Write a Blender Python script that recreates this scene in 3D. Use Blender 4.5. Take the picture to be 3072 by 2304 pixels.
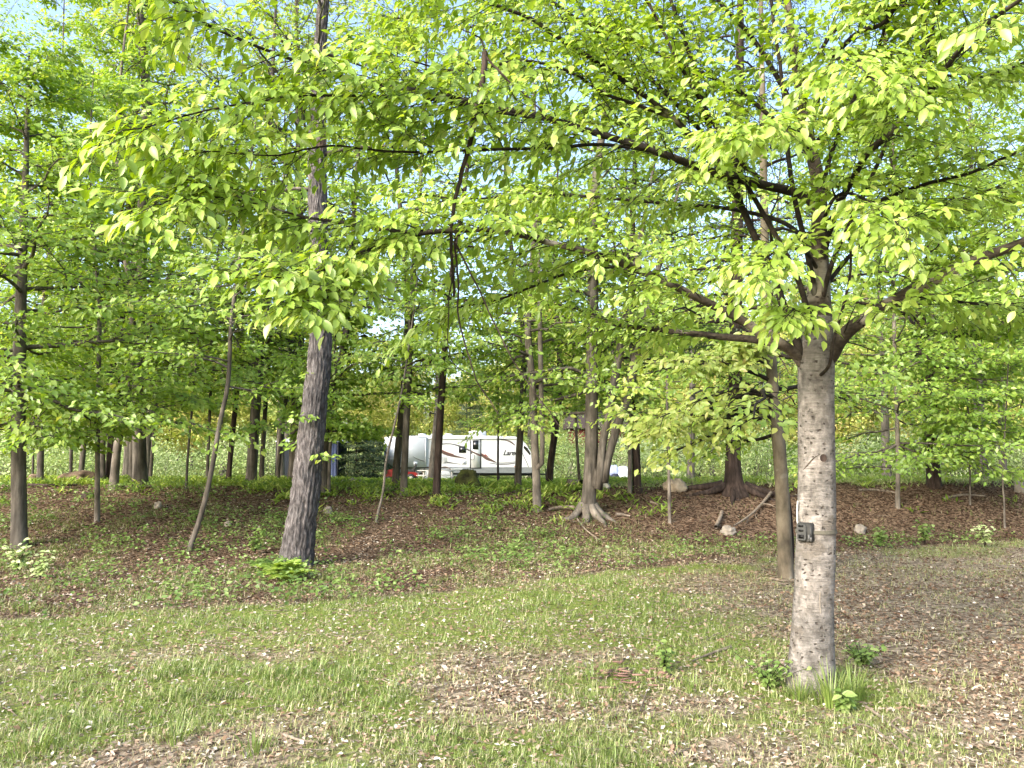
import bpy, math, time
import numpy as np
from mathutils import Vector, Matrix

T0 = time.time()
for o in list(bpy.data.objects):
    bpy.data.objects.remove(o)
scene = bpy.context.scene
COL = scene.collection

# ------------------------------------------------------------------ camera
FPX, W, H = 788.0, 1024, 768
PITCH = math.radians(5.5)
CAM_Z = 1.6
cam = bpy.data.cameras.new('camera')
cam.sensor_width = 36.0
cam.lens = FPX / W * 36.0
cam.clip_start = 0.05
cam.clip_end = 2000
cam_o = bpy.data.objects.new('camera', cam)
cam_o.location = (0, 0, CAM_Z)
cam_o.rotation_euler = (math.pi / 2 + PITCH, 0, 0)
COL.objects.link(cam_o)
scene.camera = cam_o

# ------------------------------------------------------------------ sky and sun
SUN_EL, SUN_AZ = math.radians(29), math.radians(222)      # azimuth clockwise from +Y
world = bpy.data.worlds.new('World')
scene.world = world
world.use_nodes = True
nt = world.node_tree
nt.nodes.clear()
sky = nt.nodes.new('ShaderNodeTexSky')
sky.sky_type = 'NISHITA'
sky.sun_disc = False
sky.sun_elevation = SUN_EL
sky.sun_rotation = SUN_AZ
sky.air_density = 1.0
sky.dust_density = 4.0
sky.ozone_density = 1.0
bg = nt.nodes.new('ShaderNodeBackground')
bg.inputs['Strength'].default_value = 0.15
wo = nt.nodes.new('ShaderNodeOutputWorld')
nt.links.new(sky.outputs[0], bg.inputs['Color'])
nt.links.new(bg.outputs[0], wo.inputs['Surface'])
sun = bpy.data.lights.new('sun', 'SUN')
sun.energy = 1.4
sun.angle = math.radians(32)
sun.color = (1.0, 0.985, 0.955)
sun_o = bpy.data.objects.new('sun', sun)
sd = Vector((math.sin(SUN_AZ) * math.cos(SUN_EL), math.cos(SUN_AZ) * math.cos(SUN_EL), math.sin(SUN_EL)))
sun_o.rotation_euler = sd.to_track_quat('Z', 'Y').to_euler()
sun_o.location = (-10, -10, 20)
COL.objects.link(sun_o)
scene.view_settings.view_transform = 'Standard'
scene.view_settings.look = 'None'
scene.view_settings.exposure = 2.0
scene.view_settings.gamma = 1.0
scene.render.engine = 'CYCLES'
cy = scene.cycles
cy.max_bounces = 9
cy.diffuse_bounces = 6
cy.glossy_bounces = 2
cy.transmission_bounces = 6
cy.transparent_max_bounces = 4
cy.caustics_reflective = False
cy.caustics_refractive = False
cy.sample_clamp_indirect = 8
cy.use_denoising = True
try:
    cy.denoiser = 'OPENIMAGEDENOISE'
    cy.denoising_prefilter = 'ACCURATE'
    cy.denoising_input_passes = 'RGB_ALBEDO_NORMAL'
except Exception:
    pass

rng = np.random.default_rng(11)
PI = math.pi

# ------------------------------------------------------------------ numeric helpers
def hash3(i, j, k, seed=0):
    n = (i.astype(np.int64) * 73856093) ^ (j.astype(np.int64) * 19349663) ^ (k.astype(np.int64) * 83492791) ^ (seed * 2654435)
    n = (n ^ (n >> 13)) * 1274126177
    n = n & 0x7fffffff
    n = (n ^ (n >> 11)) * 60493
    return (n & 0xffff).astype(np.float64) / 65535.0

def vnoise(x, y, z=None, seed=0):
    x = np.asarray(x, float); y = np.asarray(y, float)
    z = np.zeros_like(x) if z is None else np.asarray(z, float)
    xi, yi, zi = np.floor(x), np.floor(y), np.floor(z)
    fx, fy, fz = x - xi, y - yi, z - zi
    fx, fy, fz = [f * f * (3 - 2 * f) for f in (fx, fy, fz)]
    r = 0
    for a in (0, 1):
        for b in (0, 1):
            for c in (0, 1):
                w = (fx if a else 1 - fx) * (fy if b else 1 - fy) * (fz if c else 1 - fz)
                r = r + w * hash3(xi + a, yi + b, zi + c, seed)
    return r

def fbm(x, y, z=None, seed=0, octs=3):
    r, amp, tot = 0, 1.0, 0
    z0 = 0 if z is None else z
    for o in range(octs):
        s = 2.0 ** o
        r = r + amp * vnoise(np.asarray(x) * s + o * 17.3, np.asarray(y) * s - o * 9.1, None if z is None else z0 * s, seed + o)
        tot += amp
        amp *= 0.5
    return r / tot

def sstep(a, b, x):
    t = np.clip((x - a) / (b - a), 0, 1)
    return t * t * (3 - 2 * t)

def unit(v):
    v = np.asarray(v, float)
    return v / np.maximum(np.linalg.norm(v, axis=-1, keepdims=True), 1e-9)

# ------------------------------------------------------------------ terrain
FX = np.array([-60, -8, -4, 0, 5, 12, 60.0])
FOOT = np.array([9.5, 10.5, 12.0, 13.6, 16.0, 16.4, 17.0])
CREST = np.array([18.0, 18.5, 18.8, 18.6, 19.2, 19.6, 21.0])
CRESTH = np.array([0.95, 0.95, 0.90, 0.80, 0.95, 1.0, 1.0])
def ground(x, y):
    x = np.asarray(x, float); y = np.asarray(y, float)
    f, c, h = np.interp(x, FX, FOOT), np.interp(x, FX, CREST), np.interp(x, FX, CRESTH)
    up = sstep(f, c, y)
    down = sstep(c, 52, y)
    z = h * up - (h - 0.2) * down
    hill = 9 + 11 * sstep(-10, 60, x)
    z = z + hill * sstep(78, 170, y)
    near = 1 - sstep(40, 70, y)
    z = z + near * (0.10 * (fbm(x * 0.35, y * 0.35, seed=3) - 0.5) + up * (1 - down) * 0.22 * (fbm(x * 0.9, y * 0.9, seed=5) - 0.5))
    z = z + 0.03 * (vnoise(x * 2.3, y * 2.3, seed=8) - 0.5) * near
    return z

def G(x, y):
    return float(ground(np.array([x]), np.array([y]))[0])

def ray(px, py):
    u, v = (px - 512) / FPX, (384 - py) / FPX
    c, s = math.cos(PITCH), math.sin(PITCH)
    return np.array([u, c - v * s, s + v * c])

def at(px, py, Y):
    """world point that stands at forward distance Y and appears at pixel px, py of the photograph (1024 wide)"""
    d = ray(px, py)
    return np.array([0, 0, CAM_Z]) + d * (Y / d[1])

YS = np.linspace(3, 42, 1200)
def hit(px, py, far=40.0):
    d = ray(px, py)
    t = YS / d[1]
    zz = CAM_Z + d[2] * t
    xx = d[0] * t
    below = zz <= ground(xx, YS)
    i = int(np.argmax(below)) if below.any() else -1
    Y = YS[i] if i >= 0 else far
    x = d[0] * Y / d[1]
    return np.array([x, Y, G(x, Y)])

# ------------------------------------------------------------------ mesh buffer
class MB:
    def __init__(self):
        self.v, self.f, self.r, self.uv, self.mi, self.n = [], [], [], [], [], 0
    def add(self, v, f, r=None, uv=None, mi=0):
        v = np.asarray(v, np.float64).reshape(-1, 3)
        f = np.asarray(f, np.int64)
        self.v.append(v)
        self.f.append(f + self.n)
        self.mi.append(np.full(len(f), mi))
        self.r.append(np.full(len(v), 0.5) if r is None else np.broadcast_to(np.asarray(r, float).reshape(-1), (len(v),)))
        self.uv.append(np.zeros((len(v), 2)) if uv is None else uv)
        self.n += len(v)
        return self
    def box(self, c, s, rot=None, r=None, mi=0):
        x, y, z = np.array(s, float) / 2
        v = np.array([(a * x, b * y, d * z) for a in (-1, 1) for b in (-1, 1) for d in (-1, 1)], float)
        if rot is not None:
            v = v @ np.array(rot).T
        f = [(0, 1, 3, 2), (4, 6, 7, 5), (0, 4, 5, 1), (2, 3, 7, 6), (0, 2, 6, 4), (1, 5, 7, 3)]
        return self.add(v + np.array(c, float), f, r, None, mi)
    def mesh(self, name):
        m = bpy.data.meshes.new(name)
        v = np.concatenate(self.v)
        m.vertices.add(len(v))
        m.vertices.foreach_set('co', v.astype(np.float32).ravel())
        loops = np.concatenate([f.ravel() for f in self.f])
        tot = np.concatenate([np.full(len(f), f.shape[1]) for f in self.f])
        start = np.concatenate([[0], np.cumsum(tot)[:-1]])
        m.loops.add(len(loops))
        m.loops.foreach_set('vertex_index', loops.astype(np.int32))
        m.polygons.add(len(tot))
        m.polygons.foreach_set('loop_start', start.astype(np.int32))
        m.polygons.foreach_set('material_index', np.concatenate(self.mi).astype(np.int32))
        a = m.attributes.new('rnd', 'FLOAT', 'POINT')
        a.data.foreach_set('value', np.concatenate(self.r).astype(np.float32))
        a = m.attributes.new('luv', 'FLOAT2', 'POINT')
        a.data.foreach_set('vector', np.concatenate(self.uv).astype(np.float32).ravel())
        m.update(calc_edges=True)
        return m
    def build(self, name, mat, parent=None, smooth=True, kind=None):
        m = self.mesh(name)
        for x in (mat if isinstance(mat, (list, tuple)) else [mat]):
            m.materials.append(x)
        if smooth:
            m.polygons.foreach_set('use_smooth', np.ones(len(m.polygons), bool))
        return link(name, m, parent, kind)

def link(name, mesh, parent=None, kind=None):
    o = bpy.data.objects.new(name, mesh)
    COL.objects.link(o)
    if parent is not None:
        o.parent = parent
    if kind:
        o['kind'] = kind
    return o

def tag(o, label, cat, group=None, kind=None):
    o['label'] = label
    o['category'] = cat
    if group:
        o['group'] = group
    if kind:
        o['kind'] = kind
    return o

def thing(name, label, cat, loc=(0, 0, 0), rz=0, group=None):
    o = bpy.data.objects.new(name, None)
    o.empty_display_size = 0.2
    COL.objects.link(o)
    o.location = [float(a) for a in loc]
    o.rotation_euler = (0, 0, rz)
    return tag(o, label, cat, group)

def tubes(mb, P, R, sides=6, r=None, uvs=False):
    """P (n,K,3), R (n,K): n tapered tubes at once"""
    P = np.asarray(P, float); R = np.asarray(R, float)
    n, K, _ = P.shape
    T = np.empty_like(P)
    T[:, 1:-1] = P[:, 2:] - P[:, :-2]
    T[:, 0] = P[:, 1] - P[:, 0]
    T[:, -1] = P[:, -1] - P[:, -2]
    T = unit(T)
    mT = unit(T.mean(1))
    ref = np.where(np.abs(mT[:, 2:3]) > 0.8, np.array([[1.0, 0, 0]]), np.array([[0, 0, 1.0]]))
    N = unit(np.cross(T, ref[:, None, :]))
    B = np.cross(T, N)
    an = np.arange(sides) * 2 * PI / sides
    ring = N[:, :, None, :] * np.cos(an)[None, None, :, None] + B[:, :, None, :] * np.sin(an)[None, None, :, None]
    V = P[:, :, None, :] + ring * R[:, :, None, None]
    idx = np.arange(n * K * sides).reshape(n, K, sides)
    a, b = idx[:, :-1], idx[:, 1:]
    F = np.stack([a, np.roll(a, -1, 2), np.roll(b, -1, 2), b], -1).reshape(-1, 4)
    rr = None if r is None else np.repeat(np.asarray(r), K * sides)
    mb.add(V.reshape(-1, 3), F, rr)

def smooth_path(pts, K):
    """Catmull-Rom through pts (m,d), resampled at K points"""
    p = np.asarray(pts, float)
    m = len(p)
    if m == 2:
        t = np.linspace(0, 1, K)[:, None]
        return p[0] * (1 - t) + p[1] * t
    q = np.vstack([2 * p[0] - p[1], p, 2 * p[-1] - p[-2]])
    seg = np.linalg.norm(np.diff(p[:, :3], axis=0), axis=1)
    cum = np.concatenate([[0], np.cumsum(seg)])
    s = np.linspace(0, cum[-1], K)
    i = np.clip(np.searchsorted(cum, s, 'right') - 1, 0, m - 2)
    t = ((s - cum[i]) / np.maximum(seg[i], 1e-9))[:, None]
    a, b, c, d = q[i], q[i + 1], q[i + 2], q[i + 3]
    return 0.5 * ((2 * b) + (-a + c) * t + (2 * a - 5 * b + 4 * c - d) * t ** 2 + (-a + 3 * b - 3 * c + d) * t ** 3)

# leaf templates: (verts x along, y across, z normal), faces, uv
LEAF2 = (np.array([(0, 0, 0), (0.42, 0.27, 0.07), (1, 0, -0.10), (0.42, -0.27, 0.07)], float), np.array([(0, 2, 1), (0, 3, 2)]), None)
def leaf_big(n=4, width=0.235, droop=0.22, fold=0.09, teeth=0.0):
    xs = np.linspace(0, 1, n + 1)
    v, uv = [], []
    for x in xs:
        w = width * (math.sin(PI * min(1, x ** 0.92)) ** 0.85) if 0 < x < 1 else 0
        w *= 1 + 0.0
        z = -droop * x * x
        v += [(x, w, z + fold * w / width), (x, 0, z), (x, -w, z + fold * w / width)]
        uv += [(x, w), (x, 0), (x, -w)]
    f = []
    for i in range(n):
        a, b = 3 * i, 3 * i + 3
        f += [(a, a + 1, b + 1, b), (a + 1, a + 2, b + 2, b + 1)]
    if teeth:
        v = np.array(v, float)
    return (np.array(v, float), np.array(f), np.array(uv, float))
LEAF5 = leaf_big(3)

def place(mb, tpl, pos, axis, nrm, size, r, wid=None):
    tv, tf, tuv = tpl
    axis = unit(axis)
    side = unit(np.cross(nrm, axis))
    nn = np.cross(axis, side)
    s = np.asarray(size)[:, None, None]
    w = s if wid is None else s * np.asarray(wid)[:, None, None]
    V = pos[:, None, :] + s * tv[None, :, 0:1] * axis[:, None, :] + w * tv[None, :, 1:2] * side[:, None, :] + s * tv[None, :, 2:3] * nn[:, None, :]
    n, k = len(pos), len(tv)
    F = (tf[None] + (np.arange(n) * k)[:, None, None]).reshape(-1, tf.shape[1])
    mb.add(V.reshape(-1, 3), F, np.repeat(r, k), None if tuv is None else np.tile(tuv, (n, 1)))

# ------------------------------------------------------------------ materials
MATS = {}
def node_mat(name):
    m = bpy.data.materials.new(name)
    m.use_nodes = True
    t = m.node_tree
    t.nodes.clear()
    out = t.nodes.new('ShaderNodeOutputMaterial')
    MATS[name] = m
    return m, t, out

def N(t, kind, **kw):
    n = t.nodes.new('ShaderNode' + kind)
    for k, v in kw.items():
        if k in n.inputs.keys():
            n.inputs[k].default_value = v
        else:
            setattr(n, k, v)
    return n

def ramp(t, stops, fac=None, interp='LINEAR'):
    n = t.nodes.new('ShaderNodeValToRGB')
    n.color_ramp.interpolation = interp
    e = n.color_ramp.elements
    while len(e) < len(stops):
        e.new(0.5)
    for el, (p, c) in zip(e, stops):
        el.position = p
        el.color = (*c, 1)
    if fac is not None:
        t.links.new(fac, n.inputs[0])
    return n

def leaf_mat(name, stops, trans=0.45, gloss=0.06, veins=False, rough=0.45):
    m, t, out = node_mat(name)
    at_ = N(t, 'Attribute', attribute_name='rnd')
    fac = at_.outputs['Fac']
    if name == 'leaf_part':
        oi = N(t, 'ObjectInfo')
        fac = oi.outputs['Random']
    r = ramp(t, stops, fac)
    col = r.outputs[0]
    if veins:
        la = N(t, 'Attribute', attribute_name='luv')
        sx = N(t, 'SeparateXYZ')
        t.links.new(la.outputs['Vector'], sx.inputs[0])
        ab = N(t, 'Math', operation='ABSOLUTE')
        t.links.new(sx.outputs[1], ab.inputs[0])
        m1 = N(t, 'Math', operation='MULTIPLY_ADD')
        m1.inputs[1].default_value = -0.9
        t.links.new(ab.outputs[0], m1.inputs[0])
        t.links.new(sx.outputs[0], m1.inputs[2])
        m2 = N(t, 'Math', operation='MULTIPLY'); m2.inputs[1].default_value = 13.0
        t.links.new(m1.outputs[0], m2.inputs[0])
        fr = N(t, 'Math', operation='PINGPONG'); fr.inputs[1].default_value = 0.5
        t.links.new(m2.outputs[0], fr.inputs[0])
        rr = ramp(t, [(0.0, (0.72, 0.72, 0.72)), (0.14, (1, 1, 1)), (0.5, (1.0, 1.0, 1.0))], fr.outputs[0])
        mx = N(t, 'Mix', data_type='RGBA', blend_type='MULTIPLY')
        mx.inputs[0].default_value = 0.8
        t.links.new(col, mx.inputs[6]); t.links.new(rr.outputs[0], mx.inputs[7])
        col = mx.outputs[2]
    d = N(t, 'BsdfDiffuse')
    tr = N(t, 'BsdfTranslucent')
    t.links.new(col, d.inputs[0])
    g = N(t, 'HueSaturation', Hue=0.485, Saturation=1.15, Value=1.15)
    t.links.new(col, g.inputs['Color'])
    t.links.new(g.outputs[0], tr.inputs[0])
    mx = N(t, 'MixShader'); mx.inputs[0].default_value = trans
    t.links.new(d.outputs[0], mx.inputs[1]); t.links.new(tr.outputs[0], mx.inputs[2])
    gl = N(t, 'BsdfGlossy', Roughness=rough)
    gl.inputs['Color'].default_value = (0.9, 0.95, 0.9, 1)
    mx2 = N(t, 'MixShader'); mx2.inputs[0].default_value = gloss
    t.links.new(mx.outputs[0], mx2.inputs[1]); t.links.new(gl.outputs[0], mx2.inputs[2])
    t.links.new(mx2.outputs[0], out.inputs[0])
    return m

def bark_mat(name, dark, mid, light, scale=(14, 14, 2.2), bump=0.6, spots=None, blot=None, detail=6):
    m, t, out = node_mat(name)
    tc = N(t, 'TexCoord')
    mp = N(t, 'Mapping'); mp.inputs['Scale'].default_value = scale
    t.links.new(tc.outputs['Object'], mp.inputs[0])
    n1 = N(t, 'TexNoise', Scale=1.0, Detail=float(detail), Roughness=0.65)
    t.links.new(mp.outputs[0], n1.inputs['Vector'])
    r = ramp(t, [(0.30, dark), (0.5, mid), (0.72, light)], n1.outputs[0])
    col = r.outputs[0]
    n2 = N(t, 'TexNoise', Scale=3.0, Detail=4.0)
    t.links.new(tc.outputs['Object'], n2.inputs['Vector'])
    r2 = ramp(t, [(0.35, (0.55, 0.55, 0.55)), (0.65, (1.15, 1.12, 1.1))], n2.outputs[0])
    mx = N(t, 'Mix', data_type='RGBA', blend_type='MULTIPLY'); mx.inputs[0].default_value = 0.8
    t.links.new(col, mx.inputs[6]); t.links.new(r2.outputs[0], mx.inputs[7])
    col = mx.outputs[2]
    if blot:
        n3 = N(t, 'TexNoise', Scale=blot[0], Detail=3.0)
        t.links.new(tc.outputs['Object'], n3.inputs['Vector'])
        r3 = ramp(t, [(blot[1], (0, 0, 0)), (blot[1] + 0.06, (1, 1, 1))], n3.outputs[0])
        mx = N(t, 'Mix', data_type='RGBA')
        t.links.new(r3.outputs[0], mx.inputs[0]); t.links.new(col, mx.inputs[6])
        mx.inputs[7].default_value = (*blot[2], 1)
        col = mx.outputs[2]
    h = n1.outputs[0]
    if spots:
        mp2 = N(t, 'Mapping'); mp2.inputs['Scale'].default_value = (30, 30, 48)
        t.links.new(tc.outputs['Object'], mp2.inputs[0])
        nz = N(t, 'TexNoise', Scale=0.6, Detail=3.0)
        t.links.new(mp2.outputs[0], nz.inputs['Vector'])
        mv = N(t, 'Mix', data_type='RGBA', blend_type='LINEAR_LIGHT'); mv.inputs[0].default_value = 1.6
        t.links.new(mp2.outputs[0], mv.inputs[6]); t.links.new(nz.outputs['Color'], mv.inputs[7])
        vo = N(t, 'TexVoronoi', Scale=0.8, Randomness=1.0)
        t.links.new(mv.outputs[2], vo.inputs['Vector'])
        rs = ramp(t, [(0.20, (1, 1, 1)), (0.34, (0, 0, 0))], vo.outputs['Distance'])
        sep = N(t, 'SeparateColor')
        t.links.new(vo.outputs['Color'], sep.inputs[0])
        pick = ramp(t, [(0.52, (0, 0, 0)), (0.80, (1, 1, 1))], sep.outputs[0])
        mu = N(t, 'Math', operation='MULTIPLY')
        t.links.new(rs.outputs[0], mu.inputs[0]); t.links.new(pick.outputs[0], mu.inputs[1])
        mx = N(t, 'Mix', data_type='RGBA')
        t.links.new(mu.outputs[0], mx.inputs[0]); t.links.new(col, mx.inputs[6])
        mx.inputs[7].default_value = (*spots, 1)
        col = mx.outputs[2]
    if spots:
        mp3 = N(t, 'Mapping'); mp3.inputs['Scale'].default_value = (9, 9, 70)
        t.links.new(tc.outputs['Object'], mp3.inputs[0])
        n5 = N(t, 'TexNoise', Scale=1.0, Detail=5.0, Roughness=0.7)
        t.links.new(mp3.outputs[0], n5.inputs['Vector'])
        ad = N(t, 'Math', operation='MULTIPLY_ADD'); ad.inputs[1].default_value = 0.9
        t.links.new(n5.outputs[0], ad.inputs[0]); t.links.new(h, ad.inputs[2])
        sb = N(t, 'Math', operation='MULTIPLY_ADD'); sb.inputs[1].default_value = -0.7
        t.links.new(mu.outputs[0], sb.inputs[0]); t.links.new(ad.outputs[0], sb.inputs[2])
        h = sb.outputs[0]
        r5 = ramp(t, [(0.40, (0.80, 0.80, 0.80)), (0.62, (1.08, 1.08, 1.08))], n5.outputs[0])
        m5 = N(t, 'Mix', data_type='RGBA', blend_type='MULTIPLY'); m5.inputs[0].default_value = 0.9
        t.links.new(col, m5.inputs[6]); t.links.new(r5.outputs[0], m5.inputs[7])
        col = m5.outputs[2]
    b = N(t, 'BsdfPrincipled', Roughness=0.9)
    b.inputs['Specular IOR Level'].default_value = 0.2
    t.links.new(col, b.inputs['Base Color'])
    bp = N(t, 'Bump', Strength=bump, Distance=0.02)
    t.links.new(h, bp.inputs['Height'])
    t.links.new(bp.outputs[0], b.inputs['Normal'])
    t.links.new(b.outputs[0], out.inputs[0])
    return m

def plain(name, col, rough=0.6, metal=0.0, spec=0.4, var=0.12, scale=8.0, bump=0.0, var_col=None):
    m, t, out = node_mat(name)
    tc = N(t, 'TexCoord')
    n1 = N(t, 'TexNoise', Scale=scale, Detail=5.0, Roughness=0.6)
    t.links.new(tc.outputs['Object'], n1.inputs['Vector'])
    lo = var_col or tuple(c * (1 - 2 * var) for c in col)
    hi = col if var_col else tuple(min(1, c * (1 + var)) for c in col)
    r = ramp(t, [(0.32, lo), (0.68, hi)], n1.outputs[0])
    b = N(t, 'BsdfPrincipled', Roughness=rough, Metallic=metal)
    b.inputs['Specular IOR Level'].default_value = spec
    t.links.new(r.outputs[0], b.inputs['Base Color'])
    if bump:
        bp = N(t, 'Bump', Strength=bump, Distance=0.02)
        t.links.new(n1.outputs[0], bp.inputs['Height'])
        t.links.new(bp.outputs[0], b.inputs['Normal'])
    t.links.new(b.outputs[0], out.inputs[0])
    return m

def rnd_mat(name, stops, rough=0.9, trans=0.0):
    m, t, out = node_mat(name)
    a = N(t, 'Attribute', attribute_name='rnd')
    r = ramp(t, stops, a.outputs['Fac'])
    d = N(t, 'BsdfDiffuse')
    t.links.new(r.outputs[0], d.inputs[0])
    sh = d.outputs[0]
    if trans:
        tr = N(t, 'BsdfTranslucent')
        t.links.new(r.outputs[0], tr.inputs[0])
        mx = N(t, 'MixShader'); mx.inputs[0].default_value = trans
        t.links.new(sh, mx.inputs[1]); t.links.new(tr.outputs[0], mx.inputs[2])
        sh = mx.outputs[0]
    t.links.new(sh, out.inputs[0])
    return m

NEAR_STOPS = [(0.0, (0.175, 0.275, 0.030)), (0.35, (0.265, 0.415, 0.055)), (0.75, (0.385, 0.525, 0.100)), (1.0, (0.53, 0.60, 0.16))]
leaf_near = leaf_mat('leaf_near', NEAR_STOPS, 0.45, 0.05, True)
leaf_part = leaf_mat('leaf_part', NEAR_STOPS, 0.45, 0.05, True)
leaf_mid = leaf_mat('leaf_mid', [(0.0, (0.13, 0.24, 0.035)), (0.5, (0.26, 0.41, 0.065)), (0.85, (0.38, 0.50, 0.095)), (1.0, (0.50, 0.54, 0.13))], 0.55, 0.04)
leaf_yel = leaf_mat('leaf_yel', [(0.0, (0.17, 0.26, 0.05)), (0.5, (0.31, 0.41, 0.08)), (0.85, (0.43, 0.48, 0.13)), (1.0, (0.56, 0.50, 0.19))], 0.5, 0.04)
leaf_far = leaf_mat('leaf_far', [(0.0, (0.18, 0.26, 0.05)), (0.4, (0.36, 0.42, 0.10)), (0.8, (0.54, 0.52, 0.18)), (1.0, (0.68, 0.55, 0.26))], 0.35, 0.02)
leaf_brush = leaf_mat('leaf_brush', [(0.0, (0.14, 0.21, 0.06)), (0.5, (0.34, 0.45, 0.17)), (1.0, (0.58, 0.62, 0.38))], 0.35, 0.03)
leaf_conifer = leaf_mat('leaf_conifer', [(0.0, (0.012, 0.030, 0.010)), (0.6, (0.03, 0.06, 0.018)), (1.0, (0.08, 0.11, 0.03))], 0.2, 0.04)
leaf_fern = leaf_mat('leaf_fern', [(0.0, (0.13, 0.23, 0.035)), (0.5, (0.26, 0.39, 0.07)), (1.0, (0.44, 0.51, 0.14))], 0.4, 0.03)
leaf_herb = leaf_mat('leaf_herb', [(0.0, (0.07, 0.135, 0.028)), (0.5, (0.15, 0.245, 0.055)), (1.0, (0.29, 0.38, 0.13))], 0.35, 0.04)
grass_m = leaf_mat('grass_blade', [(0.0, (0.085, 0.155, 0.028)), (0.35, (0.17, 0.245, 0.055)), (0.65, (0.29, 0.33, 0.115)), (0.85, (0.42, 0.40, 0.22)), (1.0, (0.54, 0.49, 0.34))], 0.3, 0.04)
litter_m = rnd_mat('dead_leaf', [(0.0, (0.038, 0.021, 0.015)), (0.3, (0.125, 0.075, 0.050)), (0.55, (0.26, 0.185, 0.13)), (0.8, (0.37, 0.31, 0.24)), (1.0, (0.60, 0.57, 0.50))], trans=0.15)
beech_m = bark_mat('beech_bark', (0.105, 0.097, 0.089), (0.225, 0.212, 0.197), (0.37, 0.352, 0.335), (16, 16, 12), 1.0, (0.075, 0.064, 0.055), (5.0, 0.56, (0.15, 0.135, 0.118)))
beech2_m = bark_mat('smooth_grey_bark', (0.06, 0.052, 0.038), (0.13, 0.112, 0.083), (0.20, 0.178, 0.14), (6, 6, 2.5), 0.3, None, (2.5, 0.62, (0.27, 0.255, 0.22)))
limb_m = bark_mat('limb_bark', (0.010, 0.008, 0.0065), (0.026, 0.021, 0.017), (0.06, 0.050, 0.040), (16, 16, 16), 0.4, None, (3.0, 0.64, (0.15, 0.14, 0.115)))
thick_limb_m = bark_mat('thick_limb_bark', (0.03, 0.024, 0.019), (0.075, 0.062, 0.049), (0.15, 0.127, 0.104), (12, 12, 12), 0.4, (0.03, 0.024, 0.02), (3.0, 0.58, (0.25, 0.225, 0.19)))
rough_m = bark_mat('furrowed_bark', (0.020, 0.0185, 0.0195), (0.085, 0.079, 0.080), (0.21, 0.202, 0.208), (34, 34, 9), 1.0, None, (1.3, 0.66, (0.13, 0.09, 0.066)))
mid_m = bark_mat('grey_brown_bark', (0.036, 0.032, 0.027), (0.092, 0.083, 0.071), (0.18, 0.165, 0.145), (12, 12, 2), 0.6, None, (1.2, 0.62, (0.10, 0.11, 0.06)))
pale_m = bark_mat('pale_bark', (0.075, 0.066, 0.055), (0.145, 0.13, 0.112), (0.24, 0.22, 0.195), (10, 10, 3), 0.4)
dark_m = bark_mat('dark_bark', (0.014, 0.010, 0.009), (0.040, 0.029, 0.025), (0.09, 0.067, 0.057), (14, 14, 2), 0.7)
wood_m = bark_mat('weathered_wood', (0.09, 0.072, 0.056), (0.19, 0.158, 0.125), (0.31, 0.27, 0.225), (20, 20, 20), 0.4)
rock_m = plain('grey_rock', (0.33, 0.30, 0.26), 0.9, scale=6, bump=0.6, var_col=(0.12, 0.105, 0.085))
moss_m = plain('mossy_rock', (0.11, 0.13, 0.035), 0.95, scale=4, bump=0.7, var_col=(0.015, 0.014, 0.011))
tanrock_m = plain('brown_rock', (0.22, 0.16, 0.11), 0.95, scale=4, bump=0.6, var_col=(0.07, 0.045, 0.03))
palerock_m = plain('pale_rock', (0.24, 0.22, 0.185), 0.9, scale=9, bump=0.5  , var_col=(0.15, 0.13, 0.11))

# ------------------------------------------------------------------ ground sheet
LEX = np.array([-40, -8, -5.4, -3.9, -2.4, -1.0, 0.97, 3.0, 4.3, 10, 60])
LEY = np.array([7.6, 8.0, 8.3, 8.6, 9.0, 9.55, 11.3, 12.7, 13.4, 15.6, 16.0])
def lawn_edge(x):
    return np.interp(x, LEX, LEY) + 0.5 * (fbm(np.asarray(x) * 0.8, np.zeros_like(x), seed=21) - 0.5)

def green_mask(x, y):
    """how much living grass grows at x, y (0..1)"""
    x = np.asarray(x, float); y = np.asarray(y, float)
    lawn = 1 - sstep(-0.15, 0.25, y - lawn_edge(x))
    n = fbm(x * 0.7, y * 0.7, seed=31)
    n2 = fbm(x * 2.4, y * 2.4, seed=33)
    g = np.clip(0.36 + 1.5 * (n - 0.35) + 1.1 * (n2 - 0.5), 0, 1)
    band = sstep(5.8, 7.6, y) * (1 - sstep(1.5, 4.0, x))
    g = np.maximum(g, band * np.clip(0.75 + 0.8 * (n2 - 0.5), 0, 1))
    dirt = 0.76 * sstep(1.6, 3.6, x + 0.10 * (y - 6) + 1.8 * (n - 0.5)) * (1 - 0.85 * sstep(11.0, 12.2, y) * (1 - sstep(3.5, 5.5, x)))
    g = g * (1 - 0.90 * dirt)
    foot = np.exp(-(((x - 2.15) / 0.75) ** 2 + ((y - 5.75) / 0.55) ** 2)) * (0.5 + n2)
    moss = sstep(12.6, 13.6, y) * sstep(3.6, 4.6, x) * sstep(0.40, 0.56, n)
    g = np.maximum(g, np.maximum(foot, 0.5 * moss))
    front = (1 - sstep(3.6, 5.6, y)) * 0.5
    g = g * (1 - front * (1 - n2))
    far = sstep(19.5, 24, y) * (0.55 + 0.45 * sstep(0.35, 0.6, n))
    return np.clip(lawn * g + far, 0, 1)

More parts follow.
